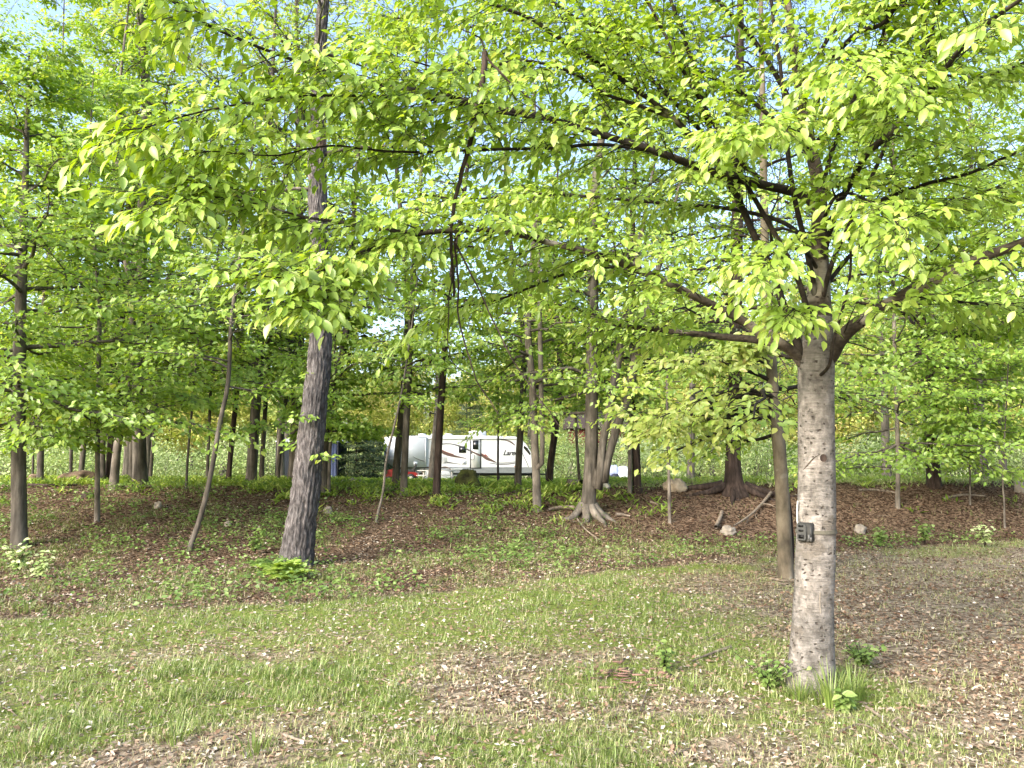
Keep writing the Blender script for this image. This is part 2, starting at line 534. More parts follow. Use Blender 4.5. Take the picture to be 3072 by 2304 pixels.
def build_ground():
    ya = np.concatenate([np.linspace(-60, 2, 14), np.arange(2.4, 26, 0.2), np.arange(26.3, 60, 0.8), np.arange(61, 180, 4), np.array([200, 260, 400, 700, 1200])])
    xh = np.concatenate([np.arange(0, 14, 0.2), np.arange(14.3, 40, 0.8), np.arange(42, 130, 5), np.array([150, 220, 400, 800])])
    xa = np.concatenate([-xh[:0:-1], xh])
    X, Y = np.meshgrid(xa, ya)
    Z = ground(X, Y)
    V = np.stack([X, Y, Z], -1).reshape(-1, 3)
    ny, nx = X.shape
    i = np.arange(ny * nx).reshape(ny, nx)
    F = np.stack([i[:-1, :-1], i[:-1, 1:], i[1:, 1:], i[1:, :-1]], -1).reshape(-1, 4)
    mb = MB()
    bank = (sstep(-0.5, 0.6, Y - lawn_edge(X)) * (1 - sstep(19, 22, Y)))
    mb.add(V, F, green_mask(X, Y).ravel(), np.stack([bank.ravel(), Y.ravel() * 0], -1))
    m, t, out = node_mat('forest_floor')
    a = N(t, 'Attribute', attribute_name='rnd')
    ba = N(t, 'Attribute', attribute_name='luv')
    sx = N(t, 'SeparateXYZ'); t.links.new(ba.outputs['Vector'], sx.inputs[0])
    tc = N(t, 'TexCoord')
    n1 = N(t, 'TexNoise', Scale=22.0, Detail=6.0, Roughness=0.7); t.links.new(tc.outputs['Object'], n1.inputs['Vector'])
    n2 = N(t, 'TexNoise', Scale=1.3, Detail=4.0); t.links.new(tc.outputs['Object'], n2.inputs['Vector'])
    vo = N(t, 'TexVoronoi', Scale=26.0); t.links.new(tc.outputs['Object'], vo.inputs['Vector'])
    sep = N(t, 'SeparateColor'); t.links.new(vo.outputs['Color'], sep.inputs[0])
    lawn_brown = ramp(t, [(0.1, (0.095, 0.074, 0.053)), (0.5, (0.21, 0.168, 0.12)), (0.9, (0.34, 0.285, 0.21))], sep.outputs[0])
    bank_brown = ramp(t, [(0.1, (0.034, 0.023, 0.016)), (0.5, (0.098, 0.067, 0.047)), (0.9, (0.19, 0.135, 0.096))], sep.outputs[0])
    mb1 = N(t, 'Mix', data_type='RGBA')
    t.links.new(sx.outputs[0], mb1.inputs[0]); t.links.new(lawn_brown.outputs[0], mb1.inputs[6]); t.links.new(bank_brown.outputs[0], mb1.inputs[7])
    gr = ramp(t, [(0.3, (0.09, 0.13, 0.03)), (0.55, (0.17, 0.21, 0.055)), (0.75, (0.28, 0.28, 0.10))], n1.outputs[0])
    ad = N(t, 'Math', operation='MULTIPLY_ADD'); ad.inputs[1].default_value = 0.9
    t.links.new(n1.outputs[0], ad.inputs[0])
    sb = N(t, 'Math', operation='ADD'); sb.inputs[1].default_value = -0.45
    t.links.new(a.outputs['Fac'], sb.inputs[0]); t.links.new(sb.outputs[0], ad.inputs[2])
    mg = ramp(t, [(0.3, (0, 0, 0)), (0.65, (1, 1, 1))], ad.outputs[0])
    mx = N(t, 'Mix', data_type='RGBA')
    t.links.new(mg.outputs[0], mx.inputs[0]); t.links.new(mb1.outputs[2], mx.inputs[6]); t.links.new(gr.outputs[0], mx.inputs[7])
    b = N(t, 'BsdfDiffuse'); t.links.new(mx.outputs[2], b.inputs[0])
    bp = N(t, 'Bump', Strength=0.8, Distance=0.04); t.links.new(n1.outputs[0], bp.inputs['Height']); t.links.new(bp.outputs[0], b.inputs['Normal'])
    t.links.new(b.outputs[0], out.inputs[0])
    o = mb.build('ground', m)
    o['kind'] = 'structure'
    o['label'] = 'leaf-strewn lawn rising over a low wooded bank to the clearing'
build_ground()

# ------------------------------------------------------------------ trunks
def px_path(pts, w, K):
    """pts [(px, py, Y, width_px or None)] -> smoothed world path and radii"""
    P = np.array([np.append(at(a, b, Y), wd * Y / FPX / 2) for a, b, Y, wd in pts])
    S = smooth_path(P, K)
    return S[:, :3], np.maximum(S[:, 3], 0.002)

def trunk_mesh(P, R, sides, origin, flare=0.5, fl_h=0.5, rough=0.02, furrow=0.0, seed=0, roots=5, lump=0.04):
    K = len(P)
    T = unit(np.gradient(P, axis=0))
    ref = np.array([0, 1.0, 0])
    Nn = unit(np.cross(T, ref)); B = np.cross(Nn, T)
    an = np.arange(sides) * 2 * PI / sides
    hgt = (P[:, 2] - P[0, 2])[:, None]
    ca, sa = np.cos(an)[None], np.sin(an)[None]
    rad = R[:, None] * np.ones((1, sides))
    lob = 0.5 + 0.5 * np.cos(an * roots + seed * 1.7 + 0.7 * np.sin(an * 2 + seed))[None]
    rad = rad * (1 + flare * np.exp(-np.maximum(hgt, 0) / fl_h * 2.2) * (0.45 + 0.8 * lob))
    q = np.stack([ca * 1.0 + 0 * hgt, sa + 0 * hgt, hgt + 0 * ca], -1)
    rad = rad * (1 + lump * 2 * (fbm(q[..., 0] * 1.3 + seed, q[..., 1] * 1.3, q[..., 2] * 1.6, seed) - 0.5))
    if rough:
        rad = rad + R[:, None] * rough * 2 * (fbm(q[..., 0] * 7, q[..., 1] * 7, q[..., 2] * 9, seed + 4) - 0.5)
    if furrow:
        f = 7.0
        wx = (vnoise(q[..., 0] * 2, q[..., 1] * 2, q[..., 2] * 3, seed + 2) - 0.5) * 0.5
        n = fbm((q[..., 0] + wx) * f, (q[..., 1] + wx) * f, q[..., 2] * 4.6, seed + 7, 2)
        ridge = 1 - np.abs(2 * n - 1) * 2.4
        rad = rad - furrow * np.clip(ridge, 0, 1) ** 0.8 + furrow * 0.4
    V = P[:, None, :] + rad[..., None] * (Nn[:, None, :] * ca[..., None] + B[:, None, :] * sa[..., None]) - origin
    i = np.arange(K * sides).reshape(K, sides)
    a, b = i[:-1], i[1:]
    F = np.stack([a, np.roll(a, -1, 1), np.roll(b, -1, 1), b], -1).reshape(-1, 4)
    mb = MB()
    mb.add(V.reshape(-1, 3), F)
    return mb

# ------------------------------------------------------------------ generic crown
def crown(axisP, axisR, z0, z1, nl, ll, leaf, per, hue=(0.5, 0.2), el=(0.05, 0.5), sec=9, kind='broad', seed=0, az=None, droop=0.35, profile=None, tpl=LEAF2, lowp=0.9, fine=True):
    """limbs from the trunk axis between heights z0 and z1; returns (branches MB, leaves MB) in world coordinates"""
    g = np.random.default_rng(1000 + seed)
    hs = z0 + (z1 - z0) * (np.linspace(0, 1, nl) ** lowp)
    hs = hs + g.normal(0, 0.15, nl)
    zz = axisP[:, 2]
    st = np.stack([np.interp(hs, zz, axisP[:, k]) for k in range(3)], -1)
    rr = np.interp(hs, zz, axisR)
    azs = np.arange(nl) * 2.399 + g.normal(0, 0.4, nl) + seed
    if az is not None:
        azs = az[0] + g.normal(0, az[1], nl)
    t = np.clip((hs - z0) / (z1 - z0), 0, 1)
    prof = (1.0 - 0.62 * t) * (0.7 + 0.3 * np.sin(PI * np.clip(t * 1.5, 0, 1))) if profile is None else profile(t)
    L = ll * prof * g.uniform(0.65, 1.2, nl)
    ele = el[0] + (el[1] - el[0]) * t + g.normal(0, 0.12, nl)
    d = np.stack([np.cos(azs) * np.cos(ele), np.sin(azs) * np.cos(ele), np.sin(ele)], -1)
    K = 7
    s = np.linspace(0, 1, K)[None, :, None]
    P = st[:, None] + d[:, None] * L[:, None, None] * s
    P[..., 2] += -(droop * L * 0.35)[:, None] * (s[..., 0] ** 2.2)
    wig = np.cumsum(g.normal(0, 0.025, P.shape), 1) * L[:, None, None]
    wig[:, 0] = 0
    P = P + wig
    r0 = np.minimum(rr * 0.45, 0.012 + 0.011 * L)
    R = r0[:, None] * (1 - 0.85 * s[..., 0]) + 0.002
    br = MB()
    tubes(br, P, R, 4)
    # secondaries
    ts = (np.arange(sec)[None] + g.uniform(0.1, 0.9, (nl, sec))) / sec * 0.82 + 0.18
    fi = ts * (K - 1); i0 = np.clip(fi.astype(int), 0, K - 2); fr = (fi - i0)[..., None]
    A = P[np.arange(nl)[:, None], i0] * (1 - fr) + P[np.arange(nl)[:, None], i0 + 1] * fr
    tan = unit(P[np.arange(nl)[:, None], i0 + 1] - P[np.arange(nl)[:, None], i0])
    sidev = unit(np.cross(tan, np.array([0, 0, 1.0])))
    sg = np.where((np.arange(sec) % 2 == 0), 1, -1)[None, :, None] * np.where(g.random((nl, 1, 1)) < 0.5, 1, -1)
    an = g.uniform(0.5, 1.15, (nl, sec, 1))
    sd_ = unit(tan * np.cos(an) + sidev * sg * np.sin(an) + np.array([0, 0, 1.0]) * g.normal(0.03, 0.16, (nl, sec, 1)))
    sl = (0.22 + 0.30 * (1 - ts)) * L[:, None] * g.uniform(0.6, 1.25, (nl, sec)) + 0.15
    n2 = nl * sec
    A = A.reshape(n2, 3); sd_ = sd_.reshape(n2, 3); sl = sl.reshape(n2)
    s3 = np.linspace(0, 1, 3)[None, :, None]
    P2 = A[:, None] + sd_[:, None] * sl[:, None, None] * s3
    P2[..., 2] -= droop * 0.3 * sl[:, None] * s3[..., 0] ** 2
    R2 = np.minimum(0.004 + 0.004 * sl, 0.012)[:, None] * (1 - 0.75 * s3[..., 0])
    if fine:
        tubes(br, P2, R2, 3)
    # leaves
    u = (np.arange(per)[None] + g.uniform(0, 1, (n2, per))) / per
    u = 0.1 + 0.95 * u
    pos = A[:, None] + sd_[:, None] * (sl[:, None] * u)[..., None]
    pos[..., 2] -= droop * 0.3 * sl[:, None] * u ** 2
    sv = unit(np.cross(sd_, np.array([0, 0, 1.0])))
    off = g.normal(0, 1, (n2, per, 1)) * (0.10 * sl[:, None, None] + leaf * 0.5)
    pos = pos + sv[:, None] * off
    pos[..., 2] += g.normal(0, leaf * 0.35, (n2, per))
    pos = pos.reshape(-1, 3)
    nL = len(pos)
    ax = np.repeat(sd_, per, 0) * 0.6 + np.repeat(sv, per, 0) * np.sign(off.reshape(-1, 1)) * 0.7 + g.normal(0, 0.35, (nL, 3))
    ax[:, 2] -= 0.25 + 0.3 * g.random(nL)
    nr = np.array([-0.15, -0.85, 1.0]) + g.normal(0, 0.5, (nL, 3))
    size = leaf * g.uniform(0.65, 1.25, nL)
    hu = np.clip(hue[0] + g.normal(0, hue[1], nL) + np.repeat(g.normal(0, hue[1] * 0.6, n2), per), 0, 1)
    lv = MB()
    place(lv, tpl, pos, ax, nr, size, hu, g.uniform(0.85, 1.35, nL))
    return br, lv

def shift(mb, o):
    mb.v = [v - np.asarray(o) for v in mb.v]
    return mb

# ------------------------------------------------------------------ woodland trees traced from the photograph
# label, base px, base py, width px, way points [(px, py)] upwards, height m, crown (z0, limbs, length, leaf, per), bark, options
TREES = [
 ('sturdy grey trunk at the left edge of the photo, a dark side stub on it', 19, 548, 14.5, [(18.5, 420), (20, 330)], 8.5, (2.5, 50, 2.6, 0.11, 15), mid_m, {'hue': 0.5}),
 ('straight slim trunk behind the left edge tree, beside the low brown boulder', 40, 485, 6.6, [(41, 420), (42, 330)], 14, (3.2, 26, 2.8, 0.12, 12), mid_m, {}),
 ('very thin sapling just left of the straight slim trunk near the brown boulder', 32.5, 484, 2.2, [(34, 420), (36, 360)], 7, (2.6, 12, 1.6, 0.10, 9), mid_m, {}),
 ('thin pole-like sapling standing before the brown boulder', 70.5, 484, 3.4, [(71.5, 430), (72, 340)], 9, (3.0, 16, 2.0, 0.11, 9), mid_m, {}),
 ('short leaning trunk rising from behind the brown boulder', 80, 482, 5.5, [(84, 440), (88, 360)], 12, (3.4, 22, 2.8, 0.12, 10), mid_m, {}),
 ('slender pale trunk rooted halfway down the leafy slope at left', 97, 522, 5.4, [(97.5, 460), (98, 400), (99, 300)], 9, (2.1, 38, 2.9, 0.115, 14), pale_m, {'hue': 0.5}),
 ('narrow trunk squeezed between the slender pale trunk and the blackish one', 102.5, 484, 5.2, [(103, 430), (104, 330)], 13, (3.4, 20, 2.6, 0.12, 9), mid_m, {}),
 ('blackish leaning trunk in the tight clump at left', 109, 483, 8.5, [(112, 440), (118, 370)], 14, (3.6, 24, 3.0, 0.12, 10), dark_m, {}),
 ('light grey trunk leaning right at the front of the tight clump at left', 113.5, 491, 8.4, [(117, 450), (125, 400), (133, 330)], 13, (3.0, 26, 2.8, 0.12, 11), pale_m, {}),
 ('narrow grey trunk close against the broad tree with the dark hollow', 131, 485, 4.8, [(132, 430), (134, 330)], 11, (3.2, 18, 2.2, 0.11, 9), mid_m, {}),
 ('broad old tree with a dark hollow at its foot, left woods', 140, 487, 13, [(139, 430), (139, 330), (143, 200), (146, 90)], 17, (3.4, 40, 3.8, 0.125, 13), mid_m, {'hue': 0.42, 'flare': 0.9}),
 ('thin trunk leaning right, just past the hollow-footed tree', 150, 483, 3.8, [(154, 430), (160, 360)], 10, (3.0, 18, 2.2, 0.11, 9), mid_m, {}),
 ('thin dark sapling left of the bent grey tree, forking low', 186, 489, 2.6, [(189, 440), (193, 400), (197, 350)], 8, (2.6, 16, 1.9, 0.10, 9), mid_m, {}),
 ('straight thin sapling touching the bent grey tree', 207, 483, 3.4, [(209, 430), (211, 380), (212, 330)], 9, (2.8, 16, 2.0, 0.11, 9), mid_m, {}),
 ('bent slim grey tree curving up from the slope left of the big trunk', 189, 551, 5.6, [(199, 522), (207, 492), (213, 462), (220.6, 419), (228, 383), (231, 324), (234, 300)], 7.5, (3.6, 16, 1.7, 0.10, 10), mid_m, {'hue': 0.5}),
 ('dark-footed slim trunk leaning right behind the bent grey tree', 228, 483, 5.6, [(233, 430), (238, 380), (243, 320)], 13, (3.2, 22, 2.6, 0.12, 10), dark_m, {}),
 ('tall straight dark trunk between the bent grey tree and the big trunk', 250.7, 488, 10.5, [(253, 450), (257, 390), (264, 315), (268, 250)], 15, (3.2, 30, 3.2, 0.12, 11), mid_m, {'hue': 0.5}),
 ('plain thinner trunk just right of the tall straight dark one', 261, 484, 5, [(264, 430), (270, 350)], 12, (3.2, 20, 2.4, 0.12, 9), mid_m, {}),
 ('thin trunk in front of the dark tent wall', 277, 485, 4.4, [(281, 440), (287, 390), (291, 330)], 10, (3.0, 20, 2.3, 0.11, 9), mid_m, {}),
 ('dark trunk half hidden behind the right side of the big trunk', 323, 494, 8, [(325, 440), (330, 390), (345, 340)], 12, (2.0, 30, 2.2, 0.115, 12), mid_m, {'hue': 0.5}),
 ('pale stick-thin sapling just right of the big trunk', 328.5, 497, 3.6, [(330, 450), (333, 400)], 6, (1.6, 26, 1.3, 0.10, 13), pale_m, {'hue': 0.5}),
 ('leaning wispy sapling rooted on the slope before the trailer rear', 376, 522, 2.6, [(383, 492), (386, 462), (393, 431), (402, 390)], 6, (3.0, 10, 1.2, 0.095, 8), pale_m, {}),
 ('left trunk of the close pair in front of the trailer rear', 395, 489, 7.4, [(398, 450), (401, 420), (405, 370), (407, 290)], 14, (3.4, 24, 2.5, 0.12, 10), mid_m, {'hue': 0.55}),
 ('right trunk of the close pair in front of the trailer rear', 403.5, 495, 7.2, [(405, 450), (407, 410), (410, 350), (413, 280)], 13, (3.0, 26, 2.5, 0.115, 11), mid_m, {'hue': 0.55}),
 ('dark trunk standing before the swoosh graphics of the trailer', 436, 499, 7.6, [(438, 460), (440, 420), (444, 360), (449, 296)], 12, (3.6, 20, 2.1, 0.115, 10), dark_m, {}),
 ('thin black stem standing before the trailer beside its lettering', 498, 485, 2.3, [(498, 450), (498.5, 410), (497, 340)], 9, (3.0, 16, 2.0, 0.11, 9), dark_m, {}),
 ('short-looking grey trunk covering the end of the trailer lettering', 517.7, 489.5, 7, [(519, 455), (521, 420), (523, 340)], 12, (3.0, 22, 2.5, 0.12, 10), mid_m, {'hue': 0.5}),
 ('twin-stemmed pale grey tree at the top of the bank near the trailer nose', 537, 511, 8.5, [(536, 470), (534.5, 440), (532, 380), (528, 320)], 10, (3.0, 24, 2.2, 0.11, 11), pale_m, {'twin': [(541, 470), (542.4, 440), (541, 385), (540, 330)]}),
 ('reddish trunk leaning right just past the trailer nose', 549, 487.5, 7.2, [(551, 460), (555.5, 428), (560, 370)], 12, (3.0, 22, 2.4, 0.12, 10), dark_m, {'hue': 0.5}),
 ('thin stem left of the three-stemmed root-spread tree', 580, 488, 3, [(578, 460), (576, 425), (574, 360)], 9, (3.0, 16, 2.0, 0.11, 9), mid_m, {}),
 ('three-stemmed tree with pale roots spreading over the bank', 588, 516, 14, [(590, 480), (591.5, 440), (592, 385), (593, 300), (594, 200)], 12, (3.0, 34, 2.8, 0.115, 12), mid_m, {'twin': [(598, 492), (602.5, 445), (611, 402), (620, 350)], 'third': [(602.5, 486), (608.5, 456), (619.5, 420), (628, 395), (640, 340)], 'flare': 1.2, 'hue': 0.5, 'roots': ((-1.2, 0.55), (-0.5, 0.55), (-2.0, 0.45), (3.5, 0.7), (0.2, 0.4))}),
 ('light grey slim trunk touching a dark one, beside the covered heap', 629.8, 493, 4.4, [(630, 450), (630, 410), (631, 340)], 11, (3.0, 18, 2.2, 0.11, 9), pale_m, {}),
 ('straight dark trunk right of the covered heap', 637, 492.5, 8.4, [(636, 450), (634, 400), (633, 320), (632, 230)], 14, (3.4, 26, 2.8, 0.12, 10), dark_m, {'hue': 0.5}),
 ('pale slim sapling on the bank before the tan boulder', 669.6, 523, 3.4, [(669, 480), (668, 440), (667, 390)], 6.5, (2.4, 16, 1.6, 0.10, 10), pale_m, {'hue': 0.6}),
 ('narrow pale trunk on the right bank with exposed roots', 897.6, 508, 4.6, [(898, 460), (897, 420), (896, 383), (894, 320)], 10, (1.3, 44, 3.0, 0.115, 13), pale_m, {'hue': 0.45}),
 ('dark thick trunk on the crest of the right bank', 934, 487, 12.5, [(932, 450), (930, 420), (927, 360)], 15, (3.0, 40, 3.4, 0.125, 13), dark_m, {'hue': 0.45, 'low': 1.0}),
 ('hair-thin upright sapling on the right bank', 970, 505, 1.9, [(970, 460), (969, 420)], 7, (1.9, 30, 2.0, 0.11, 12), pale_m, {'hue': 0.45}),
 ('thin dead-looking stem low on the right bank near the edge', 1004.6, 528, 1.8, [(1004, 500), (1003, 470)], 7.5, (1.9, 28, 2.2, 0.11, 12), pale_m, {'hue': 0.45}),
]

def build_tree(i, rec):
    label, bx, by, wpx, way, Ht, cr, bark, op = rec
    base = hit(bx, by, 34.0)
    Y = base[1]
    pts = [np.append(base - np.array([0, 0, 0.25]), wpx * Y / FPX / 2 * 1.05), np.append(base, wpx * Y / FPX / 2)]
    w = wpx
    for k, (a, b) in enumerate(way):
        p = at(a, b, Y)
        if p[2] < Ht - 1:
            f = max(0.45, 1 - 0.5 * (p[2] - base[2]) / Ht)
            pts.append(np.append(p, wpx * Y / FPX / 2 * f))
    last = pts[-1]
    dirn = unit((last - pts[1])[:3]) if len(pts) > 2 else np.array([0, 0, 1.0])
    dirn = unit(dirn * np.array([0.5, 0.5, 1]))
    rem = Ht - last[2]
    if rem > 0.5:
        for q in (0.5, 1.0):
            p = last[:3] + dirn * rem * q / max(dirn[2], 0.5)
            p[:2] += np.random.default_rng(i).normal(0, 0.12, 2) * rem * 0.3
            pts.append(np.append(p, max(0.012, last[3] * (1 - 0.85 * q))))
    S = smooth_path(np.array(pts), 36)
    P, R = S[:, :3], np.maximum(S[:, 3], 0.008)
    root = thing('tree', label, 'tree', base, 0, 'woodland trees on the bank and behind it')
    sides = 14 if wpx > 7 else 8
    trunk_mesh(P, R, sides, base, flare=op.get('flare', 0.45), fl_h=0.5, rough=0.05, seed=i, lump=0.06).build('trunk', bark, root)
    for key in ('twin', 'third'):
        if key in op:
            st = P[4]
            q = [np.append(st, R[4] * 0.6)] + [np.append(at(a, b, Y - 0.15), wpx * 0.58 * Y / FPX / 2) for a, b in op[key]]
            q.append(np.append(q[-1][:3] + (q[-1][:3] - q[-3][:3]) * 2.5, 0.015))
            S2 = smooth_path(np.array(q), 24)
            m2 = MB(); tubes(m2, (S2[:, :3] - base)[None], np.maximum(S2[:, 3], 0.01)[None], 10)
            m2.build('stem', bark, root)
    for a, L in op.get('roots', ()):
        q = np.linspace(0, 1, 9)
        x = base[0] + np.cos(a + 0.3 * np.sin(q * 3)) * (0.12 + L * q); y = base[1] + np.sin(a + 0.3 * np.sin(q * 3)) * (0.12 + L * q)
        z = ground(x, y) + 0.015 + 0.22 * (1 - q) ** 3 - 0.04 * q
        m = MB(); tubes(m, np.stack([x, y, z], -1)[None] - base, (0.10 * (1 - 0.8 * q))[None], 8)
        m.build('root', pale_m, root)
    z0, nl, ll, leaf, per = cr
    z0 *= op.get('low', 0.82)
    nl, ll, leaf, per = int(nl * 1.2), ll * 1.12, leaf * 1.05, int(per * 1.45)
    ztop = min(P[-1, 2] - 0.2, CAM_Z + Y * 0.60 + 1.0)
    br, lv = crown(P, R, base[2] + z0, max(ztop, base[2] + z0 + 2), nl, ll, leaf, per, (op.get('hue', 0.48), 0.17), seed=i + 3, droop=0.3, sec=13, lowp=1.35)
    shift(br, base).build('branches', bark if bark is not pale_m else mid_m, root, kind='stuff')
    shift(lv, base).build('crown', leaf_yel if op.get('yel') else leaf_mid, root, smooth=False)
    return root, P, base
for i, rec in enumerate(TREES):
    build_tree(i, rec)
print('woodland', time.time() - T0)

# taller trees farther back fill the canopy above the woodland
TALL = [
 ('tall fine-leaved tree filling the upper left corner', -6.0, 22, 17, 40, 4.4), ('tall airy tree right of the upper left corner', -12.5, 27, 18, 40, 4.6),
 ('tall yellow-green tree above the clump of left trunks', -16.5, 34, 21, 40, 5.0), ('tall pale-leaved tree behind the hollow-footed tree', -10.5, 36, 19, 36, 4.4),
 ('airy tree rising far above the dark tent', -13.0, 46, 17, 30, 4.4), ('bare-branched tall tree against the open sky patch', -4.5, 44, 16.5, 20, 3.6),
 ('tall tree behind the trailer roof vents', 1.5, 64, 21, 36, 5.2), ('tall tree behind the trailer nose', 8.0, 62, 24, 40, 5.4),
 ('tall tree behind the covered heap', 9.0, 40, 18, 40, 4.6), ('tall bushy tree behind the dark flared trunk', 15.0, 44, 20, 42, 5.0),
 ('tall leafy tree far behind the near pale trunk', 17.0, 36, 18, 44, 4.8), ('tall leafy tree over the right bank', 16.0, 27, 15, 44, 4.4),
 ('tall leafy tree behind the dark thick bank trunk', 26.0, 42, 21, 42, 5.2), ('large leafy tree closing the view at far right', 21.0, 31, 17, 46, 4.8),
 ('large leafy tree closing the view at far left', -21.0, 30, 18, 44, 4.8),
]
for i, (label, x, y, Ht, nl, ll) in enumerate(TALL):
    g = np.random.default_rng(300 + i)
    b = np.array([x, y, G(x, y)])
    P = smooth_path(np.array([b - [0, 0, 0.2], b + [g.normal(0, .2), 0, Ht * 0.4], b + [g.normal(0, .5), g.normal(0, .3), Ht]]), 24)
    R = np.linspace(0.20, 0.02, 24)
    root = thing('tall_tree', label, 'tree', b, 0, 'tall trees filling the canopy behind')
    trunk_mesh(P, R, 10, b, 0.4, 0.5, 0.05, seed=50 + i).build('trunk', mid_m, root)
    sparse = 'bare-branched' in label
    br, lv = crown(P, R, b[2] + 3.0, min(P[-1, 2] - 0.2, CAM_Z + y * 0.60 + 1.0), int(nl * 1.2), ll, 0.16, 3 if sparse else 15, (0.5, 0.2), el=(0.15, 0.9), seed=90 + i, sec=13, droop=0.2, fine=sparse or y < 30,
                   profile=lambda t: 0.6 + 0.5 * np.sin(PI * np.clip(t + 0.1, 0, 1)))
    shift(br, b).build('branches', mid_m, root, kind='stuff')
    shift(lv, b).build('crown', leaf_yel if i < 6 else leaf_mid, root, smooth=False)
print('tall', time.time() - T0)

# ------------------------------------------------------------------ big furrowed tree
def big_tree():
    base = hit(296, 566)
    Y = base[1]
    pts = [(294.5, 582, Y, 36), (296, 566, Y, 33), (300, 530, Y, 29), (305.5, 492, Y, 28), (309, 456, Y, 26.5), (314.5, 407, Y, 24), (320, 350, Y, 22),
           (321, 296, Y, 20.5), (318, 232, Y, 18.5), (317.5, 139, Y, 18), (319, 80, Y, 13), (322, 20, Y, 11), (330, -60, Y, 8), (336, -160, Y, 4)]
    P, R = px_path(pts, None, 270)
    root = thing('furrowed_tree', 'big leaning tree with deeply furrowed grey bark, ferns at its foot', 'tree', base)
    trunk_mesh(P, R, 96, base, flare=0.22, fl_h=0.5, rough=0.02, furrow=0.030, seed=77, lump=0.06).build('trunk', rough_m, root)
    # torn bark slab and a stub
    g = np.random.default_rng(5)
    br, lv = crown(P, R, base[2] + 5.2, P[-1, 2], 22, 2.3, 0.10, 8, (0.45, 0.18), seed=401, sec=9, droop=0.25)
    b2, l2 = crown(P, R, base[2] + 1.9, base[2] + 2.6, 5, 0.55, 0.10, 6, (0.5, 0.15), seed=402, sec=5, droop=0.2)
    shift(br, base).build('branches', mid_m, root, kind='stuff')
    shift(b2, base).build('sprouts', mid_m, root, kind='stuff')
    shift(lv, base).build('crown', leaf_mid, root, smooth=False)
    shift(l2, base).build('sprout_leaves', leaf_mid, root, smooth=False)
    return base
BIG = big_tree()

# ------------------------------------------------------------------ dark hemlock with flared foot
def hemlock():
    base = hit(734, 492, 22)
    Y = base[1]
    pts = [(734, 505, Y, 27), (734, 492, Y, 22), (733.5, 478, Y, 17), (733, 455, Y, 14.5), (735, 400, Y, 13.5), (736, 300, Y, 12.5), (738, 180, Y, 11), (740, 40, Y, 8), (742, -120, Y, 3)]
    P, R = px_path(pts, None, 80)
    root = thing('hemlock_tree', 'dark evergreen with a flared foot and surface roots on the bank crest', 'tree', base)
    trunk_mesh(P, R, 32, base, flare=0.75, fl_h=0.55, rough=0.06, seed=9, roots=6).build('trunk', dark_m, root)
    for a, L in ((2.75, 1.7), (3.5, 1.1), (-0.2, 1.5), (-0.7, 1.0), (4.5, 0.9)):
        s = np.linspace(0, 1, 9)
        x = base[0] + np.cos(a) * (0.25 + L * s); y = base[1] + np.sin(a) * (0.25 + L * s) * 0.6
        z = ground(x, y) + 0.03 + 0.14 * (1 - s) ** 3 - 0.05 * s
        m = MB(); tubes(m, np.stack([x, y, z], -1)[None] - base, (0.10 * (1 - 0.8 * s))[None], 8)
        m.build('root', dark_m, root)
    br, lv = crown(P, R, base[2] + 2.6, P[-1, 2] - 0.3, 46, 4.2, 0.05, 46, (0.5, 0.25), el=(-0.15, 0.1), seed=31, sec=16, droop=0.55, tpl=LEAF2)
    shift(br, base).build('branches', dark_m, root, kind='stuff')
    shift(lv, base).build('crown', leaf_conifer, root, smooth=False)
hemlock()

# small dark conifer left of the trailer
def conifer(px, Y, Ht, Rr, label, seed):
    x = (px - 512) / FPX * Y
    b = np.array([x, Y, G(x, Y)])
    P = np.array([b + [0, 0, Ht * q] for q in np.linspace(0, 1, 12)])
    R = np.linspace(0.09, 0.015, 12)
    root = thing('young_conifer', label, 'conifer', b, 0, 'young conifers by the trailer')
    trunk_mesh(P, R, 8, b, 0.3, 0.4, 0.03, seed=seed).build('trunk', dark_m, root)
    br, lv = crown(P, R, b[2] + 0.2, b[2] + Ht - 0.1, 60, Rr, 0.085, 24, (0.75, 0.25), el=(-0.1, 0.5), seed=seed, sec=12, droop=0.4, profile=lambda t: (1.1 - t) ** 0.6)
    shift(br, b).build('branches', dark_m, root, kind='stuff')
    shift(lv, b).build('crown', leaf_conifer, root, smooth=False)
conifer(357, 47, 3.4, 1.5, 'dark young conifer between the tent and the trailer', 61)
conifer(374, 50, 2.6, 1.3, 'lower dark conifer touching the trailer rear', 62)
conifer(470, 60, 6.5, 2.2, 'dark conifer top showing over the trailer roof', 63)

# ------------------------------------------------------------------ near beech
BE = hit(811, 690)
BY = BE[1]
print('near beech at', BE)
S46 = 1024 / 2212.0
def tr(pts, d0, d1, w0, w1):
    """pixel way points in the 2212 px view with distances running d0..d1 and widths (1024 px) w0..w1"""
    p = np.array(pts, float)
    L = np.concatenate([[0], np.cumsum(np.linalg.norm(np.diff(p, axis=0), axis=1))]); L /= L[-1]
    return [(a * S46, b * S46, d0 + (d1 - d0) * t, w0 + (w1 - w0) * t) for (a, b), t in zip(p, L)]

